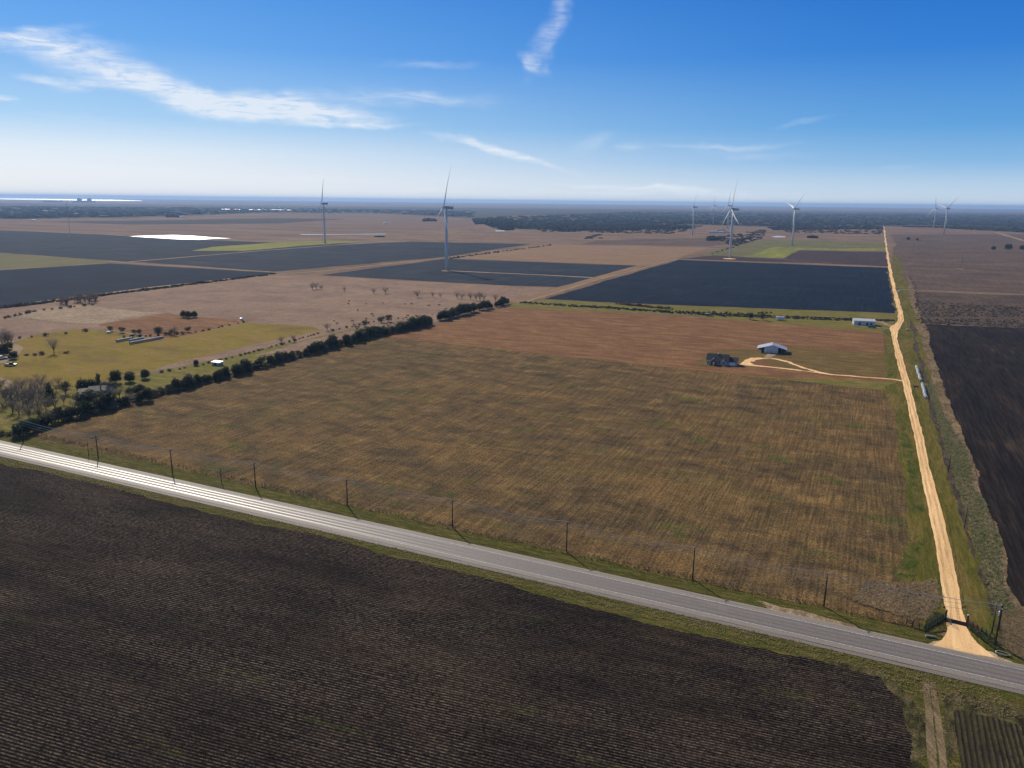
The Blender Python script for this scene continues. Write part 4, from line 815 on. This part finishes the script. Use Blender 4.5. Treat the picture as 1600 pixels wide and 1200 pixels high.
# farmhouse
p=g(1104,569); hs_=empty('farmhouse',(p[0],p[1],GZ-.15),HRZ+R(5),label='dark-roofed grey farmhouse with porch gables at the end of the loop driveway',cat='house')
p2=Vector(g(1151,571)); hL=(p2-Vector(p)).length; print('house len',hL)
s_=hL/21.5
hs_.scale=(s_,s_,s_)
gable('main',hs_,0,0,15,11,3.0,3.9,.6,m_wall,m_droof)
gable('garage',hs_,15.05,.8,21.5,8.6,2.8,2.5,.5,m_wall,m_droof)
gable('porch',hs_,3.2,-2.4,7.2,3.0,3.0,1.9,.4,m_stone,m_droof,axis='y')
gable('porch',hs_,10.6,-1.2,13.8,3.2,2.9,1.5,.35,m_wall,m_droof,axis='y')
f=MB(); 
for xe,sg in ((3.0,1),(7.4,-1)):
    f.add([(xe-sg*.25,-2.86,2.75),(xe+sg*.05-sg*.3,-2.80,2.95),(5.2,-2.80,5.28),(5.2,-2.86,5.0),(xe-sg*.25,-2.96,2.75),(xe+sg*.05-sg*.3,-2.98,2.95),(5.2,-2.98,5.28),(5.2,-2.96,5.0)],[(0,1,2,3),(4,5,6,7),(0,1,5,4),(2,3,7,6)])
f.build('bargeboard',m_wht,hs_)
pr=MB(); pr.add([(-.3,-2.6,2.45),(3.1,-2.6,2.45),(3.1,.2,2.95),(-.3,.2,2.95),(-.3,-2.6,2.6),(3.1,-2.6,2.6),(3.1,.2,3.1),(-.3,.2,3.1)],[(0,1,2,3),(4,5,6,7),(0,1,5,4),(1,2,6,5),(2,3,7,6),(3,0,4,7)]); pr.build('porch_roof',m_droof,hs_)
for xx in (0,1.5,2.9): mb=MB(); mb.box(xx-.1,-2.5,-.2,xx+.1,-2.3,2.45); mb.build('porch_column',m_wht,hs_)
for xx in (1.2,9,): window(hs_,xx,-.03,1.0,1.2,1.4)
window(hs_,12.2,-1.23,1.0,1.3,1.4)
dr=MB(); dr.box(4.7,-2.48,0,5.7,-2.42,2.2); d0=dr.build('door',m_wht,hs_)
gd=MB(); gd.box(16.3,.72,0,20.2,.78,2.3); gd.build('garage_door',m_wht,hs_)
ch=MB(); ch.box(6.9,5.1,5.5,7.7,5.9,7.7); ch.build('chimney',m_wht,hs_)
# barn with open lean-tos, gable end to the viewer
p=g(1183.5,550.5); pr_=Vector(g(1228,552.5)); bw=(pr_-Vector(p)).length; print('barn w',bw)
bn=empty('pole_barn',(p[0],p[1],GZ-.15),HRZ+R(6),label='grey metal barn with a broad gable roof and open lean-tos on both sides',cat='barn'); k=bw/19; bn.scale=(k,k,k)
cw=MB(); cw.prism([(4.3,-.2),(13.5,-.2),(13.5,4.0),(9.3,5.15),(4.3,3.95)],0.02,11.5); cw.build('wall',m_barnw,bn)
rf=MB()
for xe in (-.4,19.4):
    ze=2.55; rf.add([(xe,-.4,ze),(xe,11.9,ze),(9.5,11.9,5.45),(9.5,-.4,5.45),(xe,-.4,ze+.12),(xe,11.9,ze+.12),(9.5,11.9,5.57),(9.5,-.4,5.57)],[(0,1,2,3),(4,5,6,7),(0,1,5,4),(2,3,7,6),(1,2,6,5),(0,3,7,4)])
rf.build('roof',m_lroof,bn)
for xx in (.1,2.2,15.9,18.9):
    for yy in (.2,5.8,11.4):
        mb=MB(); mb.box(xx-.1,yy-.1,-.2,xx+.1,yy+.1,2.62+ (min(xx,19-xx)*.29)); mb.build('post',m_steel,bn)
mb=MB(); mb.box(0,11.3,-.2,4.25,11.45,2.9); mb.box(13.6,11.3,-.2,19,11.45,2.8); mb.build('back_wall',m_dk,bn)
mb=MB(); mb.box(4.6,-.05,0,5.7,.01,2.1); mb.build('door',m_wht,bn)
# long white metal building
p=g(1334,508); p2=Vector(g(1366,509)); L_=(p2-Vector(p)).length; print('shed L',L_)
ms=empty('metal_building',(p[0],p[1],GZ-.15),HRZ+R(9),label='long metal building with a bright white roof beside the bend of the gravel lane',cat='building')
gable('m',ms,0,0,L_,11,3.9,1.3,.3,m_barnw,m_wroof)
for xx in (.27,.63,.82): 
    mb=MB(); mb.box(L_*xx-.9,-.08,0,L_*xx+.9,.0,2.6); mb.build('door',m_dsteel,ms)
# white trailer on the olive strip
m_white2=mat('white_panel',(.66,.66,.64),.4,var=.06); m_tyre=mat('tyre_rubber',(.015,.015,.016),.8)
def wheel(par,x,y,r_,wd=.25):
    mb=MB(); mb.tube([(x,y-wd/2,r_),(x,y+wd/2,r_)],r_,12); w_=mb.build('wheel',m_tyre,par); mb=MB(); mb.tube([(x,y-wd/2-.02,r_),(x,y+wd/2+.02,r_)],r_*.5,8); mb.build('hub',m_steel,w_)
p=g(1212.5,500.5); p2=Vector(g(1225.5,501.5)); L_=(p2-Vector(p)).length; tl=empty('box_trailer',(p[0],p[1],GZ-.2),HRZ+R(9),label='small white box trailer on the olive strip right of the two small trees',cat='trailer')
mb=MB(); mb.prism([(0,.6),(0,3.0),(.3,3.3),(L_-.3,3.3),(L_,3.0),(L_,.6)],0,2.6); mb.build('body',m_white2,tl)
for xx in (L_*.4,L_*.55):
    for yy in (.0,2.6): wheel(tl,xx,yy,.4)
mb=MB(); mb.tube([(L_,1.3,.6),(L_+1.2,1.3,.5)],.07,5); mb.build('tow_bar',m_dsteel,tl); mb=MB(); mb.box(L_*.7,-.03,.7,L_*.7+.9,.0,2.6); mb.build('door',m_barnw,tl)
# white shed left
def shed(px,py,px2,py2,dep,h,label,mr=m_wroof,mw=m_barnw,name='shed',slope=.5):
    A=Vector(g(px,py)); B=Vector(g(px2,py2)); L_=(B-A).length; D=(B-A)/L_; r=empty(name,(A.x,A.y,GZ-.25),math.atan2(D.y,D.x),label=label,cat=name.replace('_',' '))
    mb=MB(); mb.box(0,.02,-.1,L_,dep,h); mb.build('wall',mw,r); mb=MB(); mb.add([(-.3,-.4,h+.02),(L_+.3,-.4,h+.02),(L_+.3,dep+.3,h+slope),(-.3,dep+.3,h+slope),(-.3,-.4,h+.2),(L_+.3,-.4,h+.2),(L_+.3,dep+.3,h+slope+.2),(-.3,dep+.3,h+slope+.2)],[(0,3,2,1),(4,5,6,7),(0,1,5,4),(1,2,6,5),(2,3,7,6),(3,0,4,7)]); mb.build('roof',mr,r)
    mb=MB(); mb.box(L_*.35,-.04,0,L_*.6,.03,min(2.1,h-.2)); mb.build('door',m_dk,r); return r
shed(331,570.5,343,572,3.2,1.9,'small flat white-roofed shed beside the fence of the olive pasture',mw=m_wall)
# brown roofed house of the homestead
p=g(141,619.5); hh=empty('ranch_house',(p[0],p[1],GZ-.2),R(27),label='low house with a weathered brown roof among the trees at left',cat='house')
gable('m',hh,0,0,11,8,2.7,1.7,.5,m_wall,m_tanroof); gable('w',hh,-5,1.5,-.05,7.5,2.4,1.1,.4,m_wall,m_tanroof)
mb=MB(); mb.box(-4.8,-.9,2.05,-.6,1.2,2.15); mb.build('carport_roof',m_wroof,hh)
for xx in (2.5,8): window(hh,xx,-.03,.9,1.3,1.2)
mb=MB(); mb.box(5,-.05,0,6,.0,2.1); mb.build('door',m_wht,hh)
mb=MB(); mb.box(5,3.4,3.8,5.7,4.1,5.3); mb.build('chimney',m_stone,hh)
# ---- vehicles
def car(x,y,rz,colr,label,name='parked_car',L_=4.7,truck=False,s=1):
    p=g(x,y); r=empty(name,(p[0],p[1],GZ-.12),rz,label=label,cat='truck' if truck else 'car'); r.scale=(s,)*3; m=mat('paint_'+''.join('%02d'%int(c*99) for c in colr),colr,.3,.1,var=.03)
    h=.95 if not truck else 1.1; a=L_/2
    mb=MB(); mb.prism([(-a,.35),(-a,h-.1),(-a+.2,h),(a-1.2,h),(a-.1,h-.2),(a,h-.4),(a,.35)],-.9,.9); mb.build('body',m,r)
    if truck: prof=[(-.5,h),(-.4,h+.75),(.9,h+.8),(1.6,h)]
    else: prof=[(-a+.3,h),(-a+.9,h+.55),(.5,h+.6),(1.3,h)]
    mb=MB(); mb.prism(prof,-.78,.78); c=mb.build('cabin',m,r)
    pf=[(q[0]*.94+.02,h+.06+(q[1]-h)*.8) for q in prof]; mb=MB(); mb.prism(pf,-.80,.80); mb.build('window',m_glass,c)
    for xx in (-a+.9,a-.95):
        for yy in (-.8,.8): wheel(r,xx,yy,.36)
    return r
car(1362,512.5,HRZ+R(10),(.03,.07,.13),'dark blue pickup parked in front of the long metal building','pickup_truck',5.6,True,1.15)
car(17,572,R(10),(.05,.06,.07),'dark pickup parked below the curved track at the left edge','pickup_truck',5.6,True,1.2)
car(2,562,R(40),(.75,.75,.75),'white car at the left edge beside the dark round tree','parked_car',4.9,False,1.5)
car(12,560,R(25),(.08,.085,.09),'dark grey car right of the white car under the dark tree','parked_car',4.7,False,1.2)
car(1130.5,494.5,HRZ,(.05,.05,.055),'dark car on the olive strip, right of the long dark green trailer','parked_car',4.8,False,1.2)
p=g(1100,494); ft=empty('stock_trailer',(p[0],p[1],GZ-.15),HRZ+R(6),label='long low dark green trailer at the left end of the olive strip',cat='trailer')
mb=MB(); mb.prism([(0,.6),(.2,2.2),(6.5,2.0),(8.3,1.2),(8.3,.6)],0,2.4); mb.build('body',mat('dark_green_paint',(.03,.06,.05),.5),ft)
mb=MB(); mb.box(.2,-.05,2.21,6.0,2.45,2.3); mb.build('cover',mat('pale_tarp',(.25,.28,.24),.7),ft)
for xx in (2.4,3.4):
    for yy in (0,2.4): wheel(ft,xx,yy,.38)
p=g(170,521); o=MB(); o.box(-1.6,-.5,0,1.6,.5,.7); o.box(-1.5,-.4,.7,1.5,.4,1.2); o.tube([(0,0,1.2),(0,0,1.5)],.4,8); q=o.build('water_trough',m_white2); q.location=(p[0],p[1],GZ); tag(q,'small white water trough at the corner of the olive pasture','trough')
p=g(377.5,500.5); o=MB(); o.tube([(0,0,0),(0,0,1.7),(0,0,2.1)],[1.5,1.5,.3],12); q=o.build('water_tank',m_white2); q.location=(p[0],p[1],GZ-.1); tag(q,'small white tank at the top corner of the olive pasture','tank')
p=g(1417.5,517); o=MB(); o.tube([(0,0,0),(0,0,1.2),(0,0,1.25)],[1.6,1.6,1.2],14); q=o.build('round_feeder',mat('tan_plastic',(.45,.36,.2),.6)); q.location=(p[0],p[1],GZ); tag(q,'tan round feeder on the grass right of the lane bend','feeder')
p=g(1403.5,457.5); r=empty('field_cabinet',(p[0],p[1],GZ-.1),HRZ,label='small pale cabinet on legs right of the lane where the crossing track starts',cat='cabinet'); mb=MB(); mb.box(-1.5,-1,.6,1.5,1,2.6); mb.build('body',m_white2,r)
for xx in (-1.3,1.3):
    for yy in (-.9,.9): mb=MB(); mb.box(xx-.08,yy-.08,-.2,xx+.08,yy+.08,.6); mb.build('leg',m_steel,r)
# ---- wrapped round bales
m_wrap=mat('white_bale_wrap',(.62,.63,.60),.45,var=.1,scale=2); m_hay=mat('grey_hay',(.19,.165,.12),.9,var=.3,scale=4); m_hayw=mat('pale_net_wrap',(.42,.41,.39),.7,var=.15,scale=1.5)
def balemesh(r_,L_,m,me_m):
    mb=MB(); mb.tube([(-L_/2,0,r_),(-L_/2+.08,0,r_),(L_/2-.08,0,r_),(L_/2,0,r_)],[r_*.93,r_,r_,r_*.93],14); me=mb.mesh('bale_wrap',False); me.materials.append(m); 
    e=MB(); e.tube([(-L_/2-.03,0,r_),(L_/2+.03,0,r_)],r_*.80,12); e2=e.mesh('bale_end'); e2.materials.append(me_m); return me,e2
bA=balemesh(.82,1.35,m_wrap,m_hayw); bB=balemesh(.88,1.5,m_hayw,m_hay)
def bales(pa,pb,meshes,pitch,label,group,jit=.08):
    A=Vector(g(*pa)); B=Vector(g(*pb)); L_=(B-A).length; d=(B-A)/L_; n=int(L_/pitch); print('bales',n)
    for i in range(n):
        q=A+d*pitch*(i+.5)+Vector((random.uniform(-jit,jit),random.uniform(-jit,jit)))
        r=empty('round_bale',(q.x,q.y,GZ-.1),math.atan2(d.y,d.x)+random.uniform(-.05,.05),label=label,cat='bale',group=group); link('wrap',meshes[0],parent=r); link('hay',meshes[1],parent=r)
bales((1431.5,574.5),(1438.5,598),bA,2.9,'white-wrapped round bale in the farther row right of the gravel lane','bales of the farther white row',.25)
bales((1440.5,602),(1446.5,625),bA,2.9,'white-wrapped round bale in the nearer row right of the gravel lane','bales of the nearer white row',.2)
bales((182,535),(208,530),bB,1.62,'one of the round bales in the leftmost short row on the olive pasture','bales of the leftmost row')
bales((202,534.5),(226,530),bB,1.62,'one of the round bales in the middle short row, behind the longest row','bales of the middle row')
bales((203,538.5),(257.5,528.5),bB,1.62,'one of the round bales in the longest row on the olive pasture','bales of the longest row')
# ---- cattle
m_cow=mat('black_hide',(.018,.016,.016),.7,var=.1); m_cowb=mat('brown_hide',(.10,.045,.025),.7,var=.1)
def cowmesh(graze):
    mb=MB()
    def el(c,r_): 
        mb.blob(c,r_,10,7,.02)
    sec=[(-1.05,.1,.12,1.18),(-1.0,.24,.30,1.12),(-.6,.33,.36,1.05),(0,.36,.40,1.0),(.5,.33,.40,1.02),(.8,.24,.32,1.1)]
    nk=[(1.0,.17,.2,1.05),(1.2,.13,.15,.75),(1.32,.12,.13,.5),(1.42,.10,.10,.3),(1.5,.07,.06,.16)] if graze else [(1.05,.17,.2,1.25),(1.28,.13,.15,1.42),(1.45,.13,.13,1.42),(1.65,.10,.09,1.3),(1.75,.07,.06,1.26)]
    mb.loft([[(x,ry*math.cos(a),z+rz*math.sin(a)) for a in [k*math.pi/5 for k in range(10)]] for x,ry,rz,z in sec+nk])
    for x,y in ((-.85,.2),(-.85,-.2),(.6,.2),(.6,-.2)): mb.tube([(x,y,.95),(x+(-.08 if x<0 else 0),y,.5),(x,y,0)],[.14,.075,.06],6)
    mb.tube([(-1.05,0,1.25),(-1.15,0,.8),(-1.12,0,.45)],[.04,.025,.05],4)
    hx,hz=(1.38,.42) if graze else (1.45,1.5)
    for sg in (-1,1): mb.tube([(hx,sg*.08,hz+.08),(hx,sg*.26,hz+.1)],[.05,.02],4)
    me=mb.mesh('cow',True); return me
CM=[cowmesh(True),cowmesh(False)]; CM[0].materials.append(m_cow); CM[1].materials.append(m_cow)
def cow(x,y,i,label,group=None,rz=None,s=1.0):
    p=g(x,y); o=link('cow',CM[i]); o.location=(p[0],p[1],_lay[0]*.3+.08); o.rotation_euler=(0,0,rz if rz is not None else random.uniform(0,6.3)); o.scale=(s,)*3; tag(o,label,'cow',group); return o
cow(1431,608,1,'black cow on the mown grass between the gravel lane and the white bales',rz=R(170),s=1.15).location.z=GZ
for x,y in ((522,503),(527,507),(545.5,471.5),(544.5,476),(572,475.5),(598,475),(559,486),(581,492),(583,494.5),(551,503.5),(552.5,509.5),(572,503),(572,499.5),(633,475.5),(643,476),(670,479),(686,478),(637,494.5),(697,484),(630,499),(553,509),(569,509)):
    cow(x,y,random.randrange(2),'one of the dark cattle scattered over the mauve pasture behind the hedgerow','cattle in the mauve pasture',s=1.1)
# ---- litter specks, junk
# ---- far structures
m_conc=mat('far_concrete',(.28,.28,.29),.8); m_whitef=mat('far_white_cladding',(.8,.8,.78),.4)
def dome(x,label):
    p=g(x,316.5); o=MB(); o.loft([[(r_*math.cos(a),r_*math.sin(a),z) for a in [k*math.pi/8 for k in range(16)]] for z,r_ in ((-2,42),(55,42),(72,36),(84,24),(90,5))]); r=empty('reactor_building',(p[0],p[1],0),label=label,cat='building'); o.build('dome',m_conc,r); b=MB(); b.box(-110,-50,-1,-43,50,38); b.box(43,-50,-1,100,50,30); b.build('hall',m_conc,r); r.scale=(.9,.9,.9)
dome(124.5,'left one of two domed blocks on the horizon by the bright lake'); dome(140,'right one of two domed blocks on the horizon by the bright lake')
p=g(83,316); o=MB(); o.box(-160,-30,-1,160,30,26); o.box(-60,-32,26,30,32,36); q=o.build('long_building',m_conc); q.location=(p[0],p[1],0); tag(q,'long low dark block on the horizon left of the two domes','building')
def fshed(x,y,w_,h,label,mm=None,d=20):
    p=g(x,y); az=math.atan2(p[0],p[1]); r=empty('farm_building',(p[0],p[1],0),-az,label=label,cat='building'); mb=MB(); mb.box(-w_/2,-d/2,-.5,w_/2,d/2,h*.75); mb.build('wall',mm or m_barnw,r)
    mb=MB(); mb.prism([(-w_/2-.5,h*.74),(0,h),(w_/2+.5,h*.74)],-d/2-.5,d/2+.5); mb.build('roof',mm or m_wroof,r)
for a in ((384,327.5,60,26,'white block standing at the left of the far industrial site'),(413,328,70,9,'long low white shed right of the white block, far industrial site'),(437,326.5,30,16,'small pale tower-like building in the middle of the far industrial site'),(446,327.5,26,12,'tiny white building, second from the bright one, far industrial site'),(459,327.5,22,14,'tiny white building left of the brightest one, far industrial site'),(481,326.8,70,20,'brightest white building of the far industrial site, at its right end'),(486,328,30,9,'small white annex right of the brightest far building'),(530,328.5,30,8,'lone tiny white shed right of the far industrial site'),(43,322,50,9,'tiny white building far off at the left in the dark woods'),(70,330.5,34,8,'tiny white shed in the dark woods at left, nearer'),(120,334.5,20,6,'tiny white shed among far trees left, right of the others'),(52,344.8,16,5,'white speck of a shed on the mauve plain at far left'),(285,339.5,30,7,'white farm building on the far mauve plain, left of centre')): fshed(*a[:4],a[4],m_whitef)
fshed(1119,364,52,7,'long white shed, left of the pair beside the far trees near the tall turbine'); fshed(1131,363.6,44,7,'long white shed, right of the pair beside the far trees near the tall turbine')
fshed(1269.5,372,34,9,'dark long farm building on the tan plain beyond the green crop',m_dk); fshed(593,370,30,4,'low dark shelter by the track in the far plain',m_dk); fshed(603,349,22,5,'white roofed shed on the far mauve plain at centre',m_whitef)
# ================================================================ FAR WOODS AND GRASS (uncountable)
def clumps(name,polys,n,rw,rh,m,label,cat,seedv=1,pw=None):
    rng=random.Random(seedv); V=[];Fc=[]
    def inside(x,y,P):
        c=False;j=len(P)-1
        for i in range(len(P)):
            if (P[i][1]>y)!=(P[j][1]>y) and x<(P[j][0]-P[i][0])*(y-P[i][1])/(P[j][1]-P[i][1])+P[i][0]: c=not c
            j=i
        return c
    areas=[]
    for P in polys: areas.append(abs(sum(P[i][0]*P[(i+1)%len(P)][1]-P[(i+1)%len(P)][0]*P[i][1] for i in range(len(P))))/2)
    tot=sum(areas)
    for P,ar in zip(polys,areas):
        xs=[p[0] for p in P]; ys=[p[1] for p in P]; k=0; N_=int(n*ar/tot); tries=0
        while k<N_ and tries<N_*30:
            tries+=1; x=rng.uniform(min(xs),max(xs)); y=rng.uniform(min(ys),max(ys))
            if not inside(x,y,P): continue
            k+=1; p=g(x,y); dist=math.hypot(*p); R_=rng.uniform(*rw)*max(1,min(2.2,dist/4500)); h=rng.uniform(*rh); n0=len(V); q=rng.uniform(0,6)
            for j in range(6): a=q+j*1.047; rr=R_*rng.uniform(.7,1.15); V.append((p[0]+rr*math.cos(a),p[1]+rr*math.sin(a),-.2))
            for j in range(6): a=q+j*1.047; rr=R_*rng.uniform(.6,.95); V.append((p[0]+rr*math.cos(a),p[1]+rr*math.sin(a),h*rng.uniform(.45,.8)))
            V.append((p[0]+rng.uniform(-.2,.2)*R_,p[1],h))
            for j in range(6): Fc+= [(n0+j,n0+(j+1)%6,n0+6+(j+1)%6,n0+6+j),(n0+6+j,n0+6+(j+1)%6,n0+12)]
    me=bpy.data.meshes.new(name); me.from_pydata(V,[],Fc); me.update(); o=link(name,me,m); tag(o,label,cat,kind='stuff'); return o
m_wf=mat('woodland_foliage',(.024,.030,.028),1,col2=(.052,.050,.044),scale=.01); m_wf2=mat('leafless_woodland',(.05,.045,.035),1,col2=(.08,.068,.052),scale=.02)
for m_ in (m_wf,m_wf2): m_.node_tree.nodes['Principled BSDF'].inputs['Specular IOR Level'].default_value=0
clumps('woodland',[[(0,322),(400,325),(740,329),(740,340),(600,332.5),(420,331.5),(200,339),(0,342)],[(740,341),(1000,331),(1600,336),(1600,356),(1520,352),(1380,352),(1220,354),(1080,350),(1000,351),(840,356)]],5200,(12,24),(3,7),m_wf,'dark mass of far woodland below the horizon','woodland',3)
clumps('woodland_edge',[[(742,343),(850,357),(1000,352),(1085,352),(1080,357),(1030,359),(890,361),(770,355)],[(1200,355),(1378,354),(1378,358),(1210,360)],[(1395,354),(1460,356),(1530,360),(1600,363),(1600,358),(1520,354)]],1700,(7,14),(4,8),m_wf,'scattered dark trees at the near edge of the far woodland','woodland',5)
clumps('scrub_thicket',[[(742,343),(850,362),(1050,366),(1100,353)],[(910,370),(940,366),(940,373),(915,374)],[(1220,355),(1378,358),(1376,366),(1230,364)],[(1110,370),(1150,366),(1200,358),(1190,372),(1145,384),(1120,375)]],900,(5,11),(2.5,5),m_wf2,'scattered grey leafless scrub on the far tan plain','scrub',6)
clumps('tree_clump',[[(661,343),(682,342),(682,346),(661,346)],[(738,343),(800,343),(800,352),(745,351)],[(780,356),(800,354),(800,360),(782,360)],[(870,354),(886,354),(886,360),(872,360)],[(1105,372),(1120,372),(1120,376),(1106,376)],[(260,336),(280,336),(280,340),(262,340)],[(1120,361.5),(1135,361.5),(1135,362.5),(1120,362.5)]],420,(8,14),(6,10),m_wf,'small dark tree groups on the far mauve plain','tree groups',8)
clumps('ditch_brush',[[(1420,430),(1428,430),(1443,505),(1434,505)],[(1440,498),(1600,500),(1600,512),(1440,506)],[(1425,470),(1440,470),(1600,480),(1600,495),(1445,495)]],750,(.7,1.5),(.4,1.1),m_wf2,'low leafless brush right of the gravel lane below the crossing track','brush',9)
clumps('ditch_growth',[[(812,471.5),(900,477),(965,480),(965,483.5),(900,480),(812,474)],[(965,481),(1100,489),(1300,497),(1398,500),(1398,503),(1300,501),(1100,493),(965,484)]],900,(.9,1.8),(.6,1.3),m_wf,'dark growth filling the long ditch below the black field','brush',12)
clumps('far_ditch_growth',[[(862,382),(700,403),(702,405),(864,383.5)],[(0,480),(430,427),(431,428.5),(0,483)],[(1188,371),(1150,383),(1110,397),(1114,397),(1152,385),(1192,373)]],700,(1.3,3),(.8,2),m_wf2,'low growth along the far farm tracks','brush',13)
def tufts(name,polys,n,h,m,label,seedv=1,wid=.35,lean=.4,nb=4):
    rng=random.Random(seedv); V=[];Fc=[]
    for P in polys:
        W_=[Vector(g(*p)) for p in P]; T=tessellate_polygon([[Vector((p.x,p.y,0)) for p in W_]]); ar=[abs((W_[b]-W_[a]).cross(W_[c]-W_[a]))/2 for a,b,c in T]; tot=sum(ar)
        for (a,b,c),A_ in zip(T,ar):
            for _ in range(int(n/len(polys)*A_/tot)):
                u,v=rng.random(),rng.random()
                if u+v>1: u,v=1-u,1-v
                p=W_[a]+(W_[b]-W_[a])*u+(W_[c]-W_[a])*v; hh=h*rng.uniform(.4,1.3)
                for k in range(nb):
                    t=rng.uniform(0,6.28); d=Vector((math.cos(t),math.sin(t))); l=lean*hh*rng.uniform(.3,1.4); w2=wid*rng.uniform(.5,1)/2; n0=len(V); e=Vector((-d.y,d.x))
                    V+=[(p.x-e.x*w2,p.y-e.y*w2,GZ-.05),(p.x+e.x*w2,p.y+e.y*w2,GZ-.05),(p.x+d.x*l,p.y+d.y*l,GZ+hh)]; Fc.append((n0,n0+1,n0+2))
    me=bpy.data.meshes.new(name); me.from_pydata(V,[],Fc); me.update(); o=link(name,me,m); tag(o,label,'grass',kind='stuff'); return o
m_tg=leafmat('verge_blades',(.12,.15,.035),(.22,.19,.06),scale=1.6,trans=.5); m_td=leafmat('dry_blades',(.36,.26,.14),(.5,.38,.22),scale=1.6,trans=.5); m_tr=leafmat('reed_blades',(.13,.17,.06),(.42,.36,.2),scale=1.6,trans=.5); m_tb=leafmat('dark_weed_blades',(.06,.075,.022),(.13,.10,.045),scale=1.6,trans=.5)
tufts('verge_weeds',[[(60,684),(400,760),(700,828),(1100,914),(1430,983),(1430,975),(1100,905),(700,820),(400,752),(60,678)]],1500,.3,m_tb,'weeds lining the fence between the brown field and the highway',2,lean=1)
tufts('verge_grass',[[(0,716),(600,852),(1200,992),(1560,1080),(1600,1130),(1400,1080),(1370,1052),(1200,1012),(880,936),(600,864),(300,795),(0,724)]],5000,.14,m_td,'short dry grass on the verge between highway and black soil',3,lean=2.2,wid=.2)
tufts('reeds',[[(1446,600),(1458,600),(1476,650),(1510,705),(1521,760),(1541,790),(1562,850),(1568,915),(1590,960),(1576,965),(1555,960),(1536,900),(1518,840),(1497,770),(1476,700)]],4500,.45,m_tr,'matted green and straw reeds between the ditch and the black field',4,lean=2.4,wid=.22)
tufts('dry_weeds',[[(1360,905),(1420,915),(1462,905),(1474,935),(1452,972),(1400,962),(1330,940)],[(1560,960),(1600,950),(1600,1035),(1570,1015)]],6000,.3,m_td,'dry brown weeds at the field corners beside the lane mouth',5,lean=2,wid=.14)
tufts('fence_weeds',[[(1443,988),(1476,969),(1474,962),(1462,958),(1448,972)],[(1514,972),(1556,1003),(1580,1030),(1560,1022),(1530,998),(1512,984)]],2200,.22,leafmat('lush_blades',(.07,.10,.025),(.14,.15,.045),trans=.5),'lush green grass around the entrance fences',6,lean=2)
tufts('stubble',[[(60,684),(700,822),(1420,974),(1430,900),(900,740),(300,655)]],14000,.13,m_td,'short straw stubble standing in the near part of the brown field',7,wid=.14,nb=2,lean=2)
# ================================================================ HAZE
mh=bpy.data.materials.new('haze'); mh.use_nodes=True; t=mh.node_tree; t.nodes.clear(); o=N(t,'ShaderNodeOutputMaterial'); v=N(t,'ShaderNodeVolumePrincipled',_Color=(.37,.59,.95,1),_Density=1/20000,_Anisotropy=.2); t.links.new(v.outputs[0],o.inputs['Volume'])
mb=MB(); mb.box(-46000,-3000,-1.5,46000,46500,158); hz=mb.build('haze',mh); tag(hz,kind='stuff',label='thin blue haze in the air over the plain',cat='haze')
